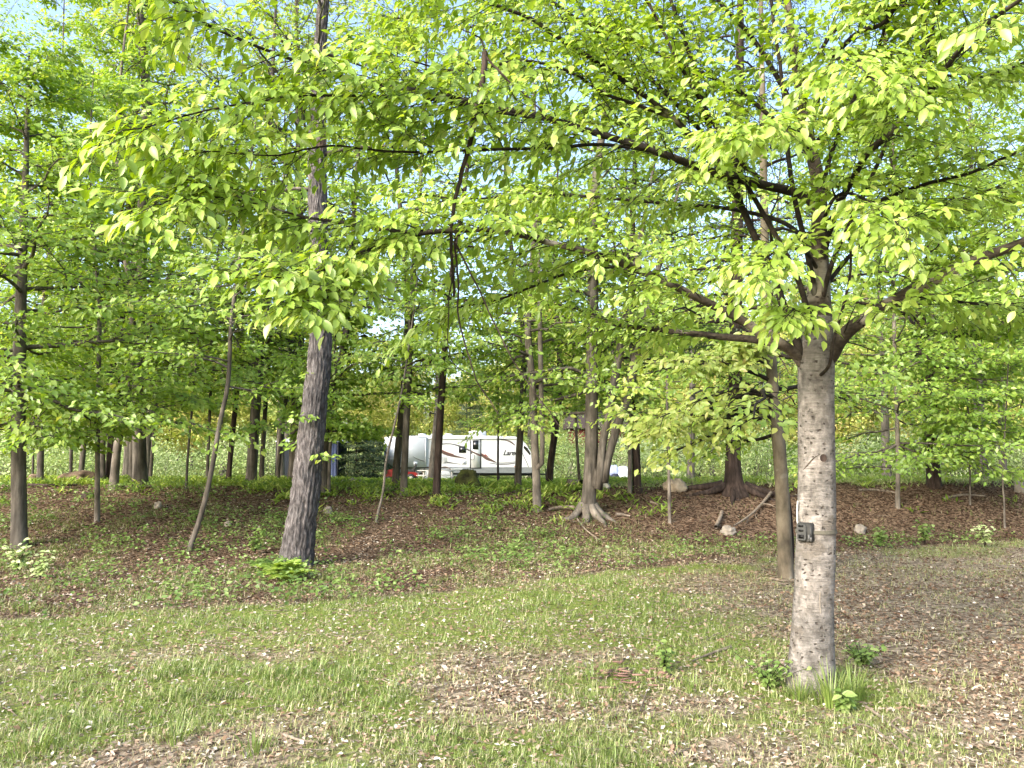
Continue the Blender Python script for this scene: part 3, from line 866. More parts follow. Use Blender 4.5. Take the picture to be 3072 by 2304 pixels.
LIMBS = [  # name, way points, distances, widths px, leafy from t, density, side length
 ('right rising limb', [(1795, 770), (1815, 735), (1850, 700), (1950, 640), (2080, 575), (2212, 525), (2400, 440), (2600, 380)], 5.35, 4.0, 17, 6, 0.12, 1.0, 0.9),
 ('right drooping branch', [(1890, 665), (1950, 640), (2020, 645), (2100, 655), (2212, 668), (2330, 700)], 5.2, 5.6, 6, 2.5, 0.2, 0.8, 0.7),
 ('low left limb', [(1735, 790), (1715, 765), (1690, 748), (1640, 735), (1560, 727), (1500, 720), (1400, 708), (1330, 697), (1270, 668), (1200, 650)], 5.4, 6.6, 14, 3, 0.30, 0.8, 0.8),
 ('long middle left limb', [(1725, 770), (1690, 742), (1640, 716), (1600, 690), (1500, 640), (1400, 592), (1300, 555), (1200, 528), (1100, 503), (1000, 499), (870, 503), (760, 485), (660, 470), (560, 440), (450, 405)], 5.4, 4.3, 14, 2, 0.22, 1.0, 0.75),
 ('drooping side branch of the middle limb', [(1440, 610), (1330, 577), (1230, 590), (1150, 620), (1060, 650), (990, 662), (930, 690)], 5.3, 5.6, 6, 2, 0.2, 0.9, 0.6),
 ('upright left stem', [(1740, 790), (1722, 740), (1705, 690), (1690, 655), (1665, 580), (1630, 510), (1600, 440), (1570, 380), (1540, 300), (1492, 124), (1450, 0), (1410, -150)], 5.4, 5.6, 13, 4, 0.3, 0.9, 0.8),
 ('long upper left limb', [(1770, 440), (1740, 425), (1650, 400), (1560, 378), (1480, 350), (1400, 320), (1280, 285), (1180, 255), (1050, 230), (950, 205), (850, 185), (740, 163), (640, 130), (520, 85), (450, 55), (380, 10), (300, -40)], 5.5, 4.0, 14, 2.5, 0.18, 1.0, 0.85),
 ('parallel upper left branch', [(1180, 258), (1080, 242), (960, 218), (820, 208), (680, 206), (560, 220), (420, 250), (330, 280), (270, 290)], 4.75, 4.0, 6, 2, 0.1, 1.1, 0.65),
 ('fine left branch under the upper limb', [(1430, 330), (1300, 312), (1180, 320), (1000, 322), (850, 325), (720, 310), (600, 330), (480, 320), (380, 310)], 5.2, 4.1, 6, 1.5, 0.15, 0.75, 0.6),
 ('upper diagonal limb', [(1640, 395), (1573, 372), (1500, 300), (1440, 240), (1370, 190), (1306, 146), (1208, 81), (1143, 36), (1042, 0), (900, -60)], 5.5, 5.0, 11, 3.5, 0.2, 1.0, 0.8),
 ('second upper diagonal limb', [(1640, 385), (1600, 352), (1530, 300), (1440, 202), (1380, 146), (1338, 114), (1290, 62), (1202, 0), (1090, -80)], 5.6, 5.7, 8, 3, 0.25, 1.0, 0.7),
 ('short upper branch', [(1460, 258), (1371, 225), (1306, 202), (1241, 159), (1182, 137), (1117, 130), (1000, 150), (900, 130), (800, 110)], 5.3, 4.8, 6, 2, 0.15, 1.0, 0.6),
 ('right steep limb', [(1775, 560), (1800, 470), (1840, 390), (1873, 332), (1925, 283), (1964, 234), (2013, 192), (2062, 124), (2110, 75), (2188, 13), (2300, -60)], 5.45, 3.7, 11, 6, 0.22, 1.0, 0.8),
 ('right upright branch', [(1772, 420), (1788, 358), (1804, 309), (1830, 244), (1850, 202), (1882, 146), (1920, 40), (1940, -60)], 5.5, 5.2, 7, 4, 0.25, 1.0, 0.7),
 ('top right limb', [(1748, 260), (1770, 200), (1804, 124), (1850, 75), (1909, 52), (1944, 0), (2010, -100)], 5.5, 4.8, 10, 5, 0.2, 1.35, 0.8),
 ('left leaning upper stem', [(1742, 290), (1704, 212), (1622, 75), (1550, 0), (1480, -120)], 5.6, 6.0, 9, 5, 0.3, 0.9, 0.8),
 ('back limb', [(1760, 520), (1690, 480), (1560, 450), (1420, 440), (1300, 430), (1150, 420), (1000, 430), (880, 420)], 5.7, 7.6, 7, 2, 0.2, 1.1, 0.9),
 ('high back limb', [(1745, 330), (1600, 200), (1450, 130), (1300, 60), (1180, 40), (1000, 60), (850, 40)], 5.8, 7.2, 7, 2.5, 0.2, 1.1, 0.95),
 ('right back limb', [(1780, 600), (1850, 540), (1950, 480), (2050, 440), (2180, 400), (2300, 380)], 5.6, 6.6, 7, 2.5, 0.2, 1.1, 0.9),
 ('right level branch', [(1785, 480), (1880, 440), (1990, 400), (2100, 370), (2212, 320), (2350, 280)], 5.4, 4.6, 7, 3, 0.25, 0.9, 0.8),
 ('high right back limb', [(1770, 300), (1870, 220), (1980, 150), (2100, 170), (2230, 130)], 5.6, 6.4, 7, 2.5, 0.15, 1.5, 0.9),
 ('forward branch', [(1765, 560), (1740, 545), (1700, 540), (1660, 560), (1640, 600)], 5.4, 4.5, 6, 2, 0.35, 0.8, 0.35),
 ('slim stem right of the trunk', [(1790, 790), (1800, 735), (1822, 660), (1836, 590), (1834, 520), (1815, 450), (1795, 400), (1790, 330)], 5.1, 5.0, 5, 2.5, 0.55, 0.5, 0.4),
 ('fanning stem', [(1752, 700), (1722, 600), (1670, 500), (1612, 400), (1540, 270), (1470, 150), (1400, 20), (1340, -80)], 5.3, 5.4, 9, 3.5, 0.45, 0.6, 0.6),
 ('inner fanning stem', [(1758, 640), (1742, 540), (1715, 430), (1700, 330), (1690, 220), (1672, 80), (1650, -60)], 5.3, 5.2, 9, 4, 0.5, 0.6, 0.6),
 ('right fanning stem', [(1775, 650), (1800, 560), (1850, 450), (1900, 340), (1960, 200), (2000, 80), (2030, -60)], 5.3, 5.0, 8, 3.5, 0.45, 0.7, 0.6),
 ('topmost right limb', [(1738, 170), (1800, 70), (1900, 25), (2050, -5), (2200, -30)], 5.4, 5.7, 7, 3, 0.15, 1.3, 0.8),
 ('drooping left spray', [(1010, 498), (930, 503), (860, 517), (760, 556), (680, 588), (600, 600), (530, 590)], 4.6, 4.1, 5, 1.5, 0.1, 1.2, 0.42),
 ('hanging left spray', [(830, 530), (790, 570), (740, 620), (690, 650), (640, 650)], 4.5, 4.1, 4, 1.5, 0.15, 1.2, 0.34),
 ('left end spray', [(560, 440), (470, 430), (400, 440), (340, 450)], 4.3, 4.0, 3, 1.2, 0.1, 1.2, 0.38),
 ('upper forward branch', [(1750, 330), (1735, 300), (1700, 270), (1650, 270), (1590, 300)], 5.5, 4.4, 7, 2, 0.2, 1.0, 0.6),
 ('top forward branch', [(1738, 200), (1745, 150), (1790, 120), (1850, 140), (1920, 190)], 5.5, 4.2, 7, 2, 0.2, 1.0, 0.6),
 ('forward right branch', [(1778, 470), (1800, 430), (1840, 420), (1900, 450), (1960, 500)], 5.4, 4.3, 6, 2, 0.25, 0.9, 0.5),
 ('low forward sprig', [(1750, 700), (1735, 672), (1710, 668), (1690, 680)], 5.35, 4.75, 4, 1.5, 0.45, 0.9, 0.2),
]
def near_beech():
    root = thing('beech_tree', 'near pale smooth-barked tree wearing the grey trail camera', 'tree', BE)
    Y = BY
    pts = [(811, 706, Y, 45), (811, 690, Y, 44.5), (811.5, 660, Y, 42), (813, 610, Y, 38), (815, 560, Y, 37.5), (816.5, 510, Y, 36), (816.5, 460, Y, 34.5), (816, 400, Y, 34),
           (816, 370, Y, 35), (817, 345, Y, 33), (818, 310, Y, 26), (819, 270, Y, 19.5), (819.5, 230, Y, 16), (818.5, 185, Y, 14), (809, 140, Y, 12.5), (801, 93, Y, 11), (794, 50, Y, 9.5), (787, 0, Y, 8), (775, -90, Y, 6), (768, -190, Y, 4)]
    P, R = px_path(pts, None, 220)
    tm = trunk_mesh(P, R, 64, BE, flare=0.20, fl_h=0.30, rough=0.02, seed=42, roots=5, lump=0.05)
    V = tm.v[0]; F = tm.f[0]
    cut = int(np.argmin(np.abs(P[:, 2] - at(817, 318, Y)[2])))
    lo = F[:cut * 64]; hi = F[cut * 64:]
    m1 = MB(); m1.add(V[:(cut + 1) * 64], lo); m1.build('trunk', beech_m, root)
    m2 = MB(); m2.add(V[cut * 64:], hi - cut * 64); m2.build('upper_stem', thick_limb_m, root)  # upper trunk gets darker bark: shade put into its colour, along with moss
    up = np.array([0, 0, 1.0])
    axp = smooth_path(np.array([(a, b, 0) for a, b, _, _ in pts]), 200)[:, :2]
    allpos, allax, allnr, alls, allh = [], [], [], [], []
    twig = MB()
    g = np.random.default_rng(99)
    for li, (nm, way, d0, d1, w0, w1, lt, dens, slen) in enumerate(LIMBS):
        kw = 0.85 if li == 0 else 0.68 if li in (2, 3) else 0.68
        w0, w1 = w0 * kw, w1 * kw
        wp = tr(way, d0 + 0.36, d1, w0, w1)
        k0 = np.argmin(np.abs(axp[:, 1] - wp[0][1] - 15))
        if abs(axp[k0, 0] - wp[0][0]) < 24:
            wp = [(axp[k0, 0], axp[k0, 1], BY, w0 * 1.05)] + wp[0 if abs(wp[0][0] - axp[k0, 0]) > 6 else 1:]
        LP, LR = px_path(wp, None, 60)
        LP = LP + np.cumsum(g.normal(0, 0.0022, LP.shape), 0) * np.linspace(0, 1, 60)[:, None]
        m = MB()
        tubes(m, (LP - BE)[None], LR[None], 10)
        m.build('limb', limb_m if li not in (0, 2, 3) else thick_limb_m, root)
        seg = np.linalg.norm(np.diff(LP, axis=0), axis=1); Lt = seg.sum()
        n = max(4, int(Lt * (1 - lt) * 17 * dens))
        ts = lt + (1 - lt) * (np.arange(n) + g.uniform(0, 1, n)) / n
        ts[-1] = 1.0
        fi = ts * 59; i0 = np.clip(fi.astype(int), 0, 58); fr = (fi - i0)[:, None]
        A = LP[i0] * (1 - fr) + LP[i0 + 1] * fr
        tan = unit(LP[i0 + 1] - LP[i0])
        sv = unit(np.cross(tan, up))
        sg = np.where(np.arange(n) % 2 == 0, 1, -1)[:, None]
        an = g.uniform(0.45, 1.05, (n, 1)); an[-1] = 0
        D = unit(tan * np.cos(an) + sv * sg * np.sin(an) + up * g.normal(0.04, 0.34, (n, 1)))
        sl = slen * g.uniform(0.45, 1.15, n) * (1.0 - 0.45 * (ts - lt) / (1 - lt))
        K = 6
        s = np.linspace(0, 1, K)[None, :, None]
        P2 = A[:, None] + D[:, None] * sl[:, None, None] * s
        P2[..., 2] += (-0.10 * sl)[:, None] * s[..., 0] ** 2
        P2 = P2 + np.cumsum(g.normal(0, 0.012, P2.shape), 1) * s
        R2 = (0.0022 + 0.0032 * sl)[:, None] * (1 - 0.7 * s[..., 0])
        tubes(twig, P2 - BE, R2, 4)
        # tertiary twigs
        k3 = 8
        t3 = (np.arange(k3)[None] + g.uniform(0.1, 0.9, (n, k3))) / k3 * 0.85 + 0.15
        t3[:, -1] = 1.0
        f3 = t3 * (K - 1); j0 = np.clip(f3.astype(int), 0, K - 2); fr3 = (f3 - j0)[..., None]
        r_ = np.arange(n)[:, None]
        A3 = P2[r_, j0] * (1 - fr3) + P2[r_, j0 + 1] * fr3
        T3 = unit(P2[r_, j0 + 1] - P2[r_, j0])
        S3 = unit(np.cross(T3, up))
        sg3 = np.where(np.arange(k3) % 2 == 0, 1, -1)[None, :, None]
        a3 = g.uniform(0.5, 1.0, (n, k3, 1)); a3[:, -1] = 0
        D3 = unit(T3 * np.cos(a3) + S3 * sg3 * np.sin(a3) + up * g.normal(-0.08, 0.24, (n, k3, 1))).reshape(-1, 3)
        A3 = A3.reshape(-1, 3)
        l3 = (0.10 + 0.22 * (1 - t3) * sl[:, None] + 0.05 * g.random((n, k3))).reshape(-1) * g.uniform(0.7, 1.3, n * k3)
        s4 = np.linspace(0, 1, 3)[None, :, None]
        P3 = A3[:, None] + D3[:, None] * l3[:, None, None] * s4
        P3[..., 2] -= 0.10 * l3[:, None] * s4[..., 0] ** 2
        tubes(twig, P3 - BE, (0.0018 * np.ones(len(l3)))[:, None] * (1.1 - 0.5 * s4[..., 0]), 3)
        # leaves: about one per 4.5 cm alternate
        k4 = 4
        t4 = ((np.arange(k4)[None] + 0.5 + g.uniform(-0.3, 0.3, (len(l3), k4))) / k4)
        t4[:, -1] = 1.0
        keep = g.random(t4.shape) < np.clip(l3 / 0.20, 0.40, 1)[:, None]
        keep[:, -1] = True
        pos = A3[:, None] + D3[:, None] * (l3[:, None] * t4)[..., None]
        pos[..., 2] -= 0.10 * l3[:, None] * t4 ** 2
        S4 = unit(np.cross(D3, up))
        sg4 = np.where(np.arange(k4) % 2 == 0, 1, -1)[None, :, None]
        a4 = g.uniform(0.5, 1.0, (len(l3), k4, 1)); a4[:, -1] = g.normal(0, 0.15, (len(l3), 1))
        ax = D3[:, None] * np.cos(a4) + S4[:, None] * sg4 * np.sin(a4) - up * np.clip(g.normal(0.42, 0.28, (len(l3), k4, 1)), 0, 1.3)
        nr = up + g.normal(0, 0.38, (len(l3), k4, 3)) + np.array([0, -0.55, 0])
        pos, ax, nr = pos[keep], ax[keep], nr[keep]
        allpos.append(pos); allax.append(unit(ax)); allnr.append(nr)
        alls.append(0.05 + 0.052 * g.beta(2.2, 2.0, len(pos)))
        clump = np.repeat(g.normal(0, 0.12, len(l3))[:, None], k4, 1)[keep]
        allh.append(np.clip(0.52 + clump + g.normal(0, 0.16, len(pos)), 0, 1))
    twig.build('twigs', limb_m, root, kind='stuff')
    pos, ax, nr = np.concatenate(allpos), np.concatenate(allax), np.concatenate(allnr)
    sz, hu = np.concatenate(alls), np.concatenate(allh)
    # keep clear of the camera itself
    ok = np.linalg.norm(pos - np.array([0, 0, CAM_Z]), axis=1) > 2.2
    pos, ax, nr, sz, hu = pos[ok], ax[ok], nr[ok], sz[ok], hu[ok]
    print('near leaves', len(pos))
    # the 300 leaves that show largest become parts of their own
    c, s = math.cos(PITCH), math.sin(PITCH)
    rel = pos + ax * sz[:, None] * 0.5 - np.array([0, 0, CAM_Z])
    dep = rel[:, 1] * c + rel[:, 2] * s
    px = 512 + FPX * rel[:, 0] / dep
    py = 384 - FPX * (-rel[:, 1] * s + rel[:, 2] * c) / dep
    side = unit(np.cross(nr, ax)); nn = np.cross(ax, side)
    facing = np.abs((nn * unit(rel)).sum(1))
    score = sz / dep * (0.35 + facing)
    inside = (px > 8) & (px < 1016) & (py > 8) & (py < 420) & (dep > 0)
    order = np.argsort(-np.where(inside, score, -1))
    hero = order[:300]
    rest = np.setdiff1d(np.arange(len(pos)), hero)
    lv = MB()
    place(lv, LEAF5, pos[rest] - BE, ax[rest], nr[rest], sz[rest], hu[rest], g.uniform(0.85, 1.2, len(rest)))
    lv.build('foliage', leaf_near, root, kind='stuff')
    protos = []
    for k, (dr, fo) in enumerate(((0.16, 0.07), (0.30, 0.10), (0.22, 0.14))):
        tv, tf, tuv = leaf_big(6, 0.245, dr, fo)
        mb = MB(); mb.add(tv, tf, 0.5, tuv)
        # petiole
        mb.add(np.array([(-0.14, 0.010, 0.015), (0, 0.010, 0), (0, -0.010, 0), (-0.14, -0.010, 0.015)]), [(0, 1, 2, 3)], 0.8, np.zeros((4, 2)))
        me = mb.mesh('leaf'); me.materials.append(leaf_part)
        me.polygons.foreach_set('use_smooth', np.ones(len(me.polygons), bool))
        protos.append(me)
    for q, i in enumerate(hero):
        o = bpy.data.objects.new('leaf', protos[q % 3])
        X, Yv, Z = ax[i], side[i], nn[i]
        M = Matrix(((X[0], Yv[0], Z[0], 0), (X[1], Yv[1], Z[1], 0), (X[2], Yv[2], Z[2], 0), (0, 0, 0, 1)))
        o.matrix_local = Matrix.Translation(Vector(pos[i] - BE)) @ M @ Matrix.Scale(float(sz[i]), 4)
        o.parent = root
        COL.objects.link(o)
    # branch scar: a dark knot hole with a raised lip, and an arched ridge running from it
    def on_trunk(px_, py_, lift=0.0):
        d = ray(px_, py_); d = d / np.linalg.norm(d)
        o_ = np.array([0, 0, CAM_Z])
        t0 = BY - 0.35
        for t in np.linspace(BY - 0.35, BY + 0.2, 400):
            p = o_ + d * (t / d[1])
            k = np.argmin(np.abs(P[:, 2] - p[2]))
            if np.hypot(p[0] - P[k, 0], p[1] - P[k, 1]) < R[k] + lift:
                return p
        return p
    kc = on_trunk(823, 458)
    kn = unit(kc - np.array([P[np.argmin(np.abs(P[:, 2] - kc[2])), 0], BY, kc[2]]))
    u_ = unit(np.cross(np.array([0, 0, 1.0]), kn)); v_ = np.cross(kn, u_)
    an = np.linspace(0, 2 * PI, 17)[:-1]
    mk = MB()
    rings = [(0.036, -0.006), (0.030, 0.006), (0.025, 0.008), (0.018, 0.006), (0.001, 0.005)]
    V = np.concatenate([kc + kn * h_ + (u_ * np.cos(an)[:, None] + v_ * np.sin(an)[:, None] * 1.1) * r_ for r_, h_ in rings])
    ii = np.arange(5 * 16).reshape(5, 16)
    F = np.stack([ii[:-1], np.roll(ii[:-1], -1, 1), np.roll(ii[1:], -1, 1), ii[1:]], -1).reshape(-1, 4)
    mk.add(V - BE, F[:32])
    ko = mk.build('knot', beech_m, root)
    mk = MB(); mk.add(V - BE, F[32:]); mk.build('hole', dark_m, ko)
    rp = np.array([on_trunk(a, b) for a, b in ((800.5, 473), (806, 467), (811, 461), (816, 456.5), (821, 455))])
    rp = smooth_path(rp, 16)
    mk = MB(); tubes(mk, (rp - BE)[None], (0.0015 + 0.004 * np.sin(np.linspace(0, PI, 16)))[None], 6)
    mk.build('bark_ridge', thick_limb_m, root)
    pp = np.array([on_trunk(a, b) for a, b in ((820.5, 592), (820, 600), (820.3, 608), (821, 613))])
    mk = MB(); tubes(mk, (smooth_path(pp, 10) - BE)[None], np.full((1, 10), 0.005), 6)
    mk.build('bark_sliver', palerock_m, root)
    return P, R, on_trunk
NP, NR, on_trunk = near_beech()
print('near beech', time.time() - T0)

# ------------------------------------------------------------------ second beech behind it
def second_beech():
    base = hit(786, 579)
    Y = base[1]
    pts = [(787, 590, Y, 16), (786, 579, Y, 15), (784.5, 540, Y, 14.3), (782.5, 500, Y, 13.5), (780, 460, Y, 13), (777, 425, Y, 12.5), (774, 405, Y, 12), (772.5, 385, Y, 11.5),
           (770, 340, Y, 10), (766, 280, Y, 9), (764, 200, Y, 8), (762, 80, Y, 6), (760, -60, Y, 3)]
    P, R = px_path(pts, None, 90)
    root = thing('young_beech_tree', 'slender grey smooth-barked tree just behind the near pale trunk', 'tree', base)
    trunk_mesh(P, R, 24, base, 0.15, 0.4, 0.03, seed=12).build('trunk', beech2_m, root)
    br, lv = crown(P, R, base[2] + 2.2, base[2] + 6.5, 26, 2.9, 0.105, 13, (0.62, 0.15), el=(0.0, 0.3), seed=505, sec=12, droop=0.45, tpl=LEAF5)
    b2, l2 = crown(P, R, base[2] + 2.15, base[2] + 3.3, 12, 2.5, 0.105, 15, (0.6, 0.14), el=(-0.02, 0.15), seed=506, sec=13, az=(3.35, 0.4), droop=0.32, tpl=LEAF5)
    br.v += [v for v in b2.v]; br.f += [f + br.n for f in b2.f]; br.r += b2.r; br.uv += b2.uv; br.mi += b2.mi
    shift(br, base).build('branches', limb_m, root, kind='stuff')
    shift(lv, base).build('crown', leaf_mid, root)
    shift(l2, base).build('low_spray', leaf_yel, root)
    # companion vine
    q = [(791, 578, Y + .12, 4), (792.5, 545, Y + .12, 3.5), (790, 510, Y + .12, 3.2), (786.5, 480, Y + .1, 3), (785, 450, Y + .1, 2.5), (783, 420, Y + .1, 2)]
    VP, VR = px_path(q, None, 30)
    m = MB(); tubes(m, (VP - base)[None], VR[None], 8); m.build('side_stem', dark_m, root)
second_beech()

# ------------------------------------------------------------------ hanging dead vine
def vine():
    Y = 4.9
    def seg(pts, w0, w1, K=40):
        S, R = px_path([(a * S46, b * S46, Y, w0 + (w1 - w0) * k / (len(pts) - 1)) for k, (a, b) in enumerate(pts)], None, K)
        S = S + np.cumsum(np.random.default_rng(len(pts)).normal(0, 0.003, S.shape), 0) * np.array([1, 1, 0.2])
        return S, R
    main, R = seg([(1048, 113), (1044, 165), (1033, 215), (1022, 290), (1003, 370), (988, 425), (982, 480), (980, 540), (981, 640)], 6.5, 2.6)
    o = main[0]
    root = thing('hanging_vine', 'dark dead vine hanging from the long upper limb before the woods', 'vine', o)
    m = MB(); tubes(m, (main - o)[None], R[None], 8); m.build('main_stem', dark_m, root)
    for pts, w0, w1 in (([(980, 520), (987, 600), (990, 680), (1010, 760), (1030, 825), (1075, 895)], 2.6, 1.2),
                        ([(983, 525), (1020, 600), (1070, 700), (1110, 780), (1145, 835), (1210, 925)], 2.4, 0.9),
                        ([(980, 580), (972, 640), (974, 730), (990, 785), (1030, 810)], 1.6, 0.7),
                        ([(1048, 113), (1030, 80), (1000, 62)], 2.5, 1.0), ([(1046, 118), (1090, 170), (1140, 215), (1175, 258)], 2.6, 1.4)):
        S, R2 = seg(pts, w0, w1, 24)
        m = MB(); tubes(m, (S - o)[None], R2[None], 6); m.build('tendril', dark_m, root)
vine()

# ------------------------------------------------------------------ trail camera
def trail_camera():
    p = on_trunk(806.5, 532)
    black = plain('black_plastic', (0.004, 0.004, 0.0045), 0.5, spec=0.2)
    grey = plain('grey_green_plastic', (0.028, 0.029, 0.028), 0.6, scale=30)
    dgrey = plain('dark_plastic', (0.03, 0.031, 0.031), 0.6, scale=30)
    white = plain('white_plastic', (0.5, 0.5, 0.49), 0.4)
    k = np.argmin(np.abs(NP[:, 2] - p[2]))
    ang = math.atan2(p[1] - NP[k, 1], p[0] - NP[k, 0])
    rz = ang + PI / 2
    root = thing('trail_camera', 'small dark grey trail camera strapped to the near pale trunk', 'trail camera', p, rz)
    # local: x right, -y out of the trunk, z up
    def chamfer_box(w, h, d, y0, c=0.010):
        prof = [(-w / 2 + c, -h / 2), (w / 2 - c, -h / 2), (w / 2, -h / 2 + c), (w / 2, h / 2 - c), (w / 2 - c, h / 2), (-w / 2 + c, h / 2), (-w / 2, h / 2 - c), (-w / 2, -h / 2 + c)]
        mb = MB()
        v = [(a, y0, b) for a, b in prof] + [(a, y0 - d + 0.008, b) for a, b in prof] + [(a * 0.90, y0 - d, b * 0.93) for a, b in prof]
        n = 8
        f = []
        for L in range(2):
            for i in range(n):
                f.append((L * n + i, L * n + (i + 1) % n, (L + 1) * n + (i + 1) % n, (L + 1) * n + i))
        mb.add(v, f); mb.add(np.array(v[16:]), [(0, 1, 2, 3), (0, 3, 4, 7), (7, 4, 5, 6)])
        return mb
    chamfer_box(0.108, 0.132, 0.05, 0.012).build('body', grey, root, smooth=False)
    fr = chamfer_box(0.075, 0.118, 0.014, -0.038, 0.012); fr.v = [v + np.array([-0.012, 0, 0]) for v in fr.v]
    face = fr.build('front_panel', plain('mid_grey_plastic', (0.042, 0.044, 0.043), 0.6, scale=40), root, smooth=False)
    MB().box((-0.012, -0.0535, -0.030), (0.040, 0.004, 0.026)).build('sensor_window', black, face, False)
    MB().box((-0.012, -0.0535, 0.012), (0.034, 0.004, 0.014)).build('lens_window', black, face, False)
    MB().box((-0.012, -0.0535, 0.044), (0.038, 0.004, 0.013)).build('flash_window', black, face, False)
    MB().box((0.047, -0.02, 0.0), (0.016, 0.035, 0.10)).build('side_rib', dgrey, root, False)
    m = MB(); m.box((0.043, -0.045, -0.035), (0.010, 0.012, 0.042)).box((0.052, -0.035, -0.045), (0.010, 0.014, 0.028))
    m.build('latch', plain('silver_latch', (0.10, 0.10, 0.10), 0.5), root, False)
    m = MB()
    an = np.linspace(0, 2 * PI, 41)
    cx, cyy = NP[k, 0] - p[0], NP[k, 1] - p[1]
    ca, sa = math.cos(-rz), math.sin(-rz)
    lx, ly = cx * ca - cyy * sa, cx * sa + cyy * ca
    rad = NR[k] * 1.035 + 0.003
    V = []
    for a in an[:-1]:
        for z in (-0.013, 0.013):
            V.append((lx + rad * math.cos(a), ly + rad * math.sin(a), z))
    F = [(2 * i, 2 * i + 1, (2 * i + 3) % 80, (2 * i + 2) % 80) for i in range(40)]
    m.add(V, F); m.build('strap', plain('strap_webbing', (0.10, 0.095, 0.075), 0.95, scale=90), root)
    m = MB()
    pth = smooth_path(np.array([(-0.055, 0.0, 0.045), (-0.066, 0.0, 0.060), (-0.070, 0.005, 0.09), (-0.070, 0.01, 0.17), (-0.066, 0.012, 0.215)]), 14)
    tubes(m, pth[None], np.full((1, 14), 0.006), 8); m.build('antenna', white, root)
trail_camera()

# ------------------------------------------------------------------ travel trailer
def copy_obj(o, parent):
    c = o.copy(); COL.objects.link(c); c.parent = parent
    return c

def extrude(mb, prof, y0, y1, bevel=0.0):
    """prof list of (x,z) counter-clockwise seen from -y; closed prism between y0 and y1"""
    n = len(prof)
    v = [(a, y0, b) for a, b in prof] + [(a, y1, b) for a, b in prof]
    mb.add(v, [(i, (i + 1) % n, n + (i + 1) % n, n + i) for i in range(n)])
    mb.add([(a, y0, b) for a, b in prof], [tuple(range(n))])
    mb.add([(a, y1, b) for a, b in prof], [tuple(range(n - 1, -1, -1))])
    return mb

def strip(mb, top, bot, y):
    """flat graphic between two polylines of equal length, (x,z)"""
    n = len(top)
    v = [(a, y, b) for a, b in top] + [(a, y, b) for a, b in bot]
    mb.add(v, [(n + i, n + i + 1, i + 1, i) for i in range(n - 1)])
    return mb

